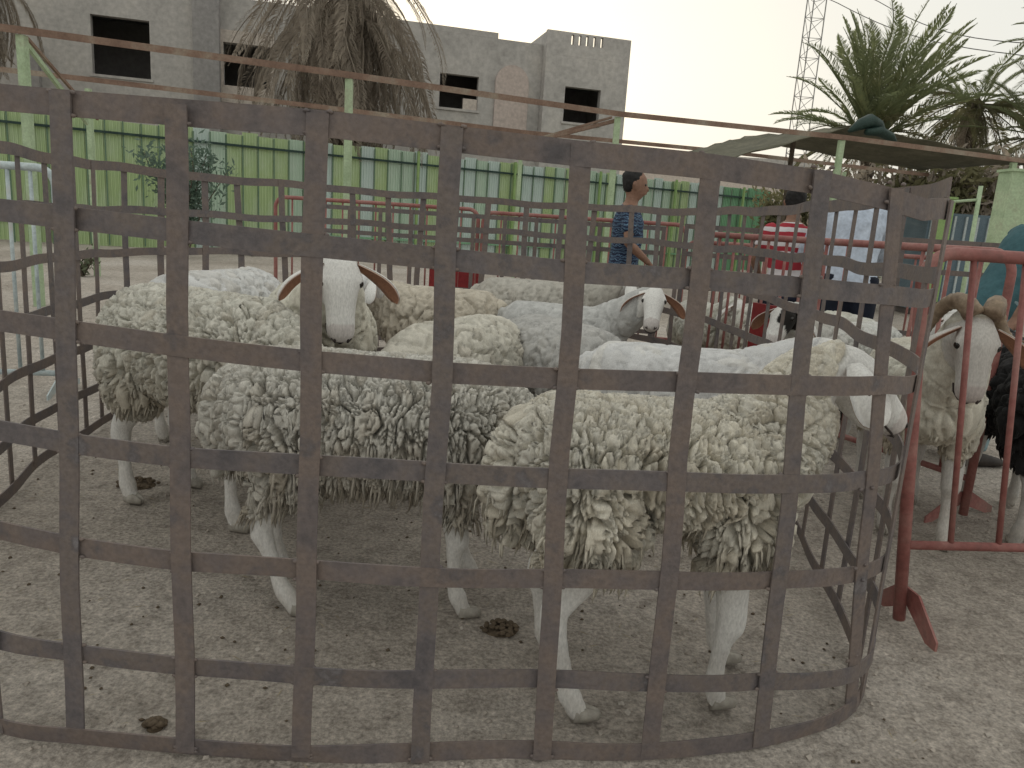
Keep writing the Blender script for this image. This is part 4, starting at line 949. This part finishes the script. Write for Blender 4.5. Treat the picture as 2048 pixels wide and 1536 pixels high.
sheep('sheep', 'cream woolly sheep standing sideways with its rump to the far row', (-.52, 4.95), R(170), 1.02, (.60, .0, .74), (.85, 0, -.5), wool=.036, spacing=.017, voxel=.016, wcol=((.55, .495, .41), (.61, .56, .47), (.45, .39, .31)), seed=7)
sheep('sheep', 'tousled cream sheep lowering its grey face behind the grey shaggy sheep', (-.26, 3.46), R(243), .99, (.58, .0, .66), (.85, -.15, -.5), wool=.05, spacing=.015, voxel=.012, wcol=((.60, .575, .50), (.67, .635, .555), (.46, .41, .34)), seed=8, hide=(.50, .49, .48), shag=1.1)
sheep('sheep', 'grey sheep seen from its rounded rump between cream and shorn white sheep', (.22, 3.72), R(118), 1.0, (.60, .0, .60), (.85, 0, -.5), wool=.026, spacing=.0145, voxel=.012, wcol=((.44, .435, .42), (.53, .52, .50), (.38, .36, .33)), seed=9, fat=1.12)
sheep('sheep', 'far sheep in profile by the back of the pen with its head raised', (.14, 5.52), R(2), 1.10, (.58, .0, .80), (.9, .0, -.35), wool=.022, spacing=.018, voxel=.015, wcol=((.45, .43, .385), (.53, .505, .455), (.40, .37, .32)), seed=10)
sheep('sheep', 'pale sheep with a narrow white face and hanging ears looking towards the barriers', (.30, 4.78), R(-8), .99, (.56, -.10, .89), (-.05, -.77, -.62), wool=.018, spacing=.016, voxel=.010, wcol=((.49, .49, .48), (.56, .56, .545), (.44, .43, .41)), seed=11, twist=.8)
sheep('sheep', 'freshly shorn smooth white sheep standing behind the front sheep', (.72, 3.12), R(-2), 1.02, (.52, -.02, .80), (.80, -.42, -.42), wool=.016, spacing=.0135, voxel=.011, wcol=((0.679, 0.679, 0.679), (0.679, 0.679, 0.679), (0.716, 0.679, 0.602)), seed=12, hang=.5, clump=.03)
# animals in the neighbouring pen
NB = 'sheep held between the red barriers'
sheep('ram', 'cream ram with curled ribbed horns facing out through the red barrier', (1.88, 3.40), R(-104), 1.06, (.52, .0, .93), (.36, .0, -.90), wool=.03, spacing=.0135, voxel=.010, wcol=((0.657, 0.614, 0.520), (0.679, 0.679, 0.603), (0.493, 0.429, 0.338)), seed=13, horns=True, twist=.8, group=NB, hide=(.56, .54, .51), feet=[(.03, 0), (-.06, 0), (0, 0), (0, 0)], fat=.9)
sheep('sheep', 'black fleeced sheep with white banded legs beside the horned ram', (2.44, 3.42), R(82), 1.05, (.55, .0, .80), (.7, .0, -.6), wool=.036, spacing=.0145, voxel=.012, wcol=((.014, .014, .015), (.024, .023, .024), (.012, .012, .012)), seed=14, group=NB, hide=(.02, .019, .019), legcol=(.50, .49, .47))
sheep('sheep', 'white sheep with a black cheek patch behind the plated red barrier', (2.05, 4.62), R(-150), 1.0, (.56, .0, .86), (.7, .2, -.6), wool=.03, spacing=.018, voxel=.011, wcol=((0.679, 0.679, 0.617), (0.679, 0.679, 0.679), (0.566, 0.522, 0.447)), seed=15, group=NB, face=lambda u, w, v: (w > .005) & (u < .15))
sheep('sheep', 'cream sheep standing lengthwise behind the plated red barrier', (1.95, 5.35), R(-25), 1.0, (.58, .0, .70), (.8, .0, -.6), wool=.034, spacing=.018, voxel=.016, wcol=((0.679, 0.666, 0.569), (0.679, 0.679, 0.642), (0.554, 0.496, 0.404)), seed=16, group=NB)
sheep('sheep', 'white long faced sheep peering over the cream sheep beside the white shirted man', (2.75, 4.75), R(-120), 1.0, (.56, .0, .88), (.5, .1, -.75), wool=.03, spacing=.018, voxel=.011, wcol=((0.679, 0.679, 0.644), (0.679, 0.679, 0.679), (0.573, 0.535, 0.465)), seed=17, group=NB)
sheep('sheep', 'small cream sheep between the pen bend and the plated red barrier', (1.52, 6.05), R(-80), .92, (.56, .0, .84), (.6, .1, -.7), wool=.034, spacing=.018, voxel=.012, wcol=((0.679, 0.679, 0.583), (0.679, 0.679, 0.655), (0.554, 0.496, 0.404)), seed=18, group=NB)

# dung lumps in the pen
def dung(px, py, r, seed, lab):
    p = at_z(px, py, 0); rg_ = np.random.default_rng(seed); mb = MB()
    for k in range(44):
        a, d = rg_.uniform(0, 6.283), r * math.sqrt(rg_.random()); s = rg_.uniform(.005, .010)
        mb.ball((math.cos(a) * d, math.sin(a) * d * .8, s * .5 + .02 * (1 - d / r)), (s * 1.2, s, s * .8), 7, 5)
    mb.ball((0, 0, -.01), (r * .95, r * .75, .016), 14, 6)
    o = mb.build('dung_pile', M['dung'], None, True); o.location = (p[0], p[1], ground_h(np.array([p[0]]), np.array([p[1]]))[0] + .006)
    tag(o, lab, 'dung', 'dung piles on the pen floor')
dung(1000, 1262, .06, 1, 'dark brown dung pile between the legs of the two front sheep')
dung(275, 968, .09, 2, 'dark brown dung pile behind the tall cream sheep')
dung(310, 1455, .022, 4, 'little dung clod just behind the lowest rail of the round pen')

# ================================================================== PEOPLE
def person(label, loc, heading, lean=0.0, arms=None, shirt='wavy', trousers='navy', H=1.75, head_fwd=0.0, hair=True, sleeve=.5, bow=0.0, legs=((.0, .0), (.0, .0)), fat=1.0):
    k = H / 1.75; o = thing('person', label, 'person', (loc[0], loc[1], 0), heading)
    hip = np.array([0, 0, .93])
    def T(p):                       # lean the upper body about the hips
        p = np.array(p, float) - hip; c, s = math.cos(lean), math.sin(lean)
        return hip + np.array([p[0] * c + p[2] * s, p[1], -p[0] * s + p[2] * c])
    mb = MB(); sh = MB(); trs = MB()
    tor = [(0, .86, .155, .115), (0, .95, .165, .118), (.005, 1.08, .145, .105), (.01, 1.22, .165, .115), (0, 1.35, .185, .115), (-.005, 1.43, .165, .09), (-.005, 1.485, .085, .065)]
    P = [T((x, 0, z)) for x, z, a, b in tor]; rr = [(a * fat, b * fat) for x, z, a, b in tor]
    mb.tube(P, rr, 16, up=(-1, 0, 0)); sh.tube([T((x, 0, z - .02)) for x, z, a, b in tor[:-1]] + [T((-.005, 0, 1.482))], [((a + .016) * fat, (b + .018) * fat) for a, b in [(r[2], r[3]) for r in tor[:-1]]] + [(.082, .074)], 18, up=(-1, 0, 0))
    nb = T((0, 0, 1.45)); hc = T((.02 + head_fwd, 0, 1.635 - bow * .10)) + np.array([bow * .14, 0, -bow * .03])
    mb.tube([nb, nb + (hc - nb) * .45, hc - [0, 0, .02]], [.062, .055, .055], 12)
    hd = np.array([math.cos(bow), 0, -math.sin(bow)]); hu = np.array([math.sin(bow), 0, math.cos(bow)])
    W = lambda x, y, z: hc + hd * x + np.array([0, 1., 0]) * y + hu * z
    mb.tube([W(-.005, 0, .118), W(-.005, 0, .105), W(0, 0, .06), W(.003, 0, .0), W(.012, 0, -.055), W(.03, 0, -.098), W(.038, 0, -.113)], [(.03, .035), (.055, .068), (.075, .095), (.074, .096), (.062, .082), (.04, .05), (.02, .028)], 16, up=(-1, 0, 0))
    mb.tube([W(.088, 0, .022), W(.102, 0, -.008), W(.114, 0, -.028), W(.096, 0, -.04)], [.009, .012, .017, .010], 8)       # nose
    mb.tube([W(.084, -.024, -.066), W(.097, 0, -.064), W(.084, .024, -.066)], [.006, .010, .006], 6)                        # lips
    mb.tube([W(.078, -.045, .034), W(.094, -.015, .038), W(.094, .015, .038), W(.078, .045, .034)], [.008, .009, .009, .008], 6)  # brow
    for s in (1, -1): mb.tube([W(-.002, s * .072, .03), W(-.012, s * .086, .012), W(.0, s * .076, -.028)], [(.008, .014), (.009, .02), (.007, .01)], 8)
    arms = arms or [((.02, .26, 1.18), (.10, .27, .95)), ((.02, -.26, 1.18), (.10, -.27, .95))]
    for s, (el, wr) in zip((1, -1), arms):
        S0 = T((0, s * .165 * fat, 1.415)); E_ = np.array(el, float); Wr = np.array(wr, float)
        mb.tube([S0, S0 + (E_ - S0) * .3, S0 + (E_ - S0) * .7, E_, E_ + (Wr - E_) * .3, Wr], [.055, .05, .043, .038, .040, .026], 12)
        sh.tube([S0 + np.array([0, -s * .03, .01]), S0, S0 + (E_ - S0) * .35, S0 + (E_ - S0) * (sleeve + .35)] + ([E_ + (Wr - E_) * (sleeve - .65)] if sleeve > .7 else []), [.062, .072, .066, .058] + ([.045] if sleeve > .7 else []), 12)
        f = unit(Wr - E_); lat = unit(np.cross(f, [0, 0, 1.]) + np.array([1e-4, 0, 0])); dn = np.cross(lat, f)
        mb.tube([Wr, Wr + f * .045, Wr + f * .095], [(.026, .018), (.040, .017), (.042, .014)], 10, up=dn)
        for j, (off, ln) in enumerate(((-.030, .068), (-.010, .080), (.010, .075), (.030, .058))):
            b = Wr + f * .092 + lat * off; mb.tube([b, b + f * ln * .5, b + f * ln * .85 - dn * ln * .35, b + f * ln * .95 - dn * ln * .55], [.0095, .009, .008, .006], 6)
        b = Wr + f * .03 + lat * .036 * s; mb.tube([b, b + f * .03 + lat * s * .025, b + f * .065 + lat * s * .03], [.012, .010, .007], 6)
    for s, (fx, kx) in zip((1, -1), legs):
        hp = np.array([0, s * .09, .90]); kn = np.array([kx + .015, s * .10, .50]); an = np.array([fx - .02, s * .105, .085])
        mb.tube([hp, hp + (kn - hp) * .4, kn, kn + (an - kn) * .3, an], [.085, .082, .056, .056, .036], 12)
        mb.tube([an + [-.03, 0, -.05], an + [.04, 0, -.045], an + [.15, 0, -.06], an + [.19, 0, -.068]], [(.032, .034), (.037, .038), (.040, .022), (.02, .012)], 10, up=(0, 0, 1))
        trs.tube([hp + [0, -s * .01, .08], hp, hp + (kn - hp) * .4, kn, kn + (an - kn) * .5, an + [0, 0, .015]], [.105, .105, .098, .075, .068, .06], 12)
        e = MB(); e.tube([np.array(q) * k for q in (an + [-.045, 0, -.052], an + [.04, 0, -.045], an + [.15, 0, -.058], an + [.205, 0, -.066])], [(.038 * k, .036 * k), (.043 * k, .042 * k), (.046 * k, .028 * k), (.025 * k, .017 * k)], 10, up=(0, 0, 1)); e.build('shoe', M['shoe'], o, True)
    trs.tube([(0, 0, .84), (0, 0, .93), (0, 0, 1.0)], [(.16 * fat, .122 * fat), (.172 * fat, .13 * fat), (.16 * fat, .122 * fat)], 16, up=(-1, 0, 0))
    for nm, m_, vx, mat in (('body', mb, .013, M['skin']), ('shirt', sh, .017, M[shirt]), ('trousers', trs, .02, M[trousers])):
        me = remesh(m_, vx, 3); V = get_co(me) * k
        if nm == 'shirt':   # soft folds
            V += (np.sin(V[:, 2] * 46 + V[:, 1] * 31) * np.sin(V[:, 1] * 27 + V[:, 0] * 35))[:, None] * np.array([.004, .004, 0])
        me.vertices.foreach_set('co', V.astype(np.float32).ravel()); me.update(); link(nm, me, mat, o)
    if hair:
        e = MB(); e.tube([W(-.012, 0, .128), W(-.012, 0, .116), W(-.018, 0, .075), W(-.03, 0, .02), W(-.045, 0, -.035), W(-.05, 0, -.055)], [(.035, .04), (.062, .075), (.083, .098), (.083, .082), (.068, .055), (.05, .04)], 16, up=(-1, 0, 0))
        me = remesh(e, .011, 2); V = get_co(me) * k; V += np.random.default_rng(3).normal(0, .0016, V.shape); me.vertices.foreach_set('co', V.astype(np.float32).ravel()); me.update(); link('hair', me, M['hair'], o)
    for s in (1, -1):
        e = MB(); e.ball((0, 0, 0), .011 * k, 8, 6); eo = e.build('eye', M['eye'], o, True); eo.location = tuple(W(.083, s * .033, .012) * k)
    return o
p = at_y(1248, 500, 6.45)
person('man in a navy wavy print shirt and dark red trousers standing in profile', (p[0], 6.45), R(-6), .03, [((-.02, .27, 1.17), (.12, .22, .98)), ((.02, -.27, 1.17), (.20, -.24, 1.02))], 'wavy', 'maroon', 1.74, sleeve=.35)
p = at_y(1578, 500, 6.0)
person('man in a red white and navy striped shirt seen from behind', (p[0], 6.0), R(75), .05, [((.04, .27, 1.18), (.22, .2, 1.02)), ((.04, -.27, 1.18), (.22, -.2, 1.02))], 'stripes', 'navy', 1.66, sleeve=.3, fat=.92)
p = at_y(1722, 500, 5.4)
person('man in a pale blue white shirt bending forward with his back turned', (p[0] - .05, 5.4), R(76), .34, [((.42, .25, 1.12), (.60, .2, .92)), ((.42, -.25, 1.12), (.60, -.2, .92))], 'white_shirt', 'navy', 1.86, bow=1.25, sleeve=.9, fat=1.0)
p = at_y(1988, 600, 4.5)
person('man in teal shirt and pale blue trousers leaning over by the pale green pillar', (p[0], 4.5), R(8), .52, [((.30, .26, 1.12), (.50, .24, .95)), ((.02, -.30, 1.12), (-.10, -.30, .90))], 'teal', 'paleteal', 1.80, sleeve=.3, fat=1.08)
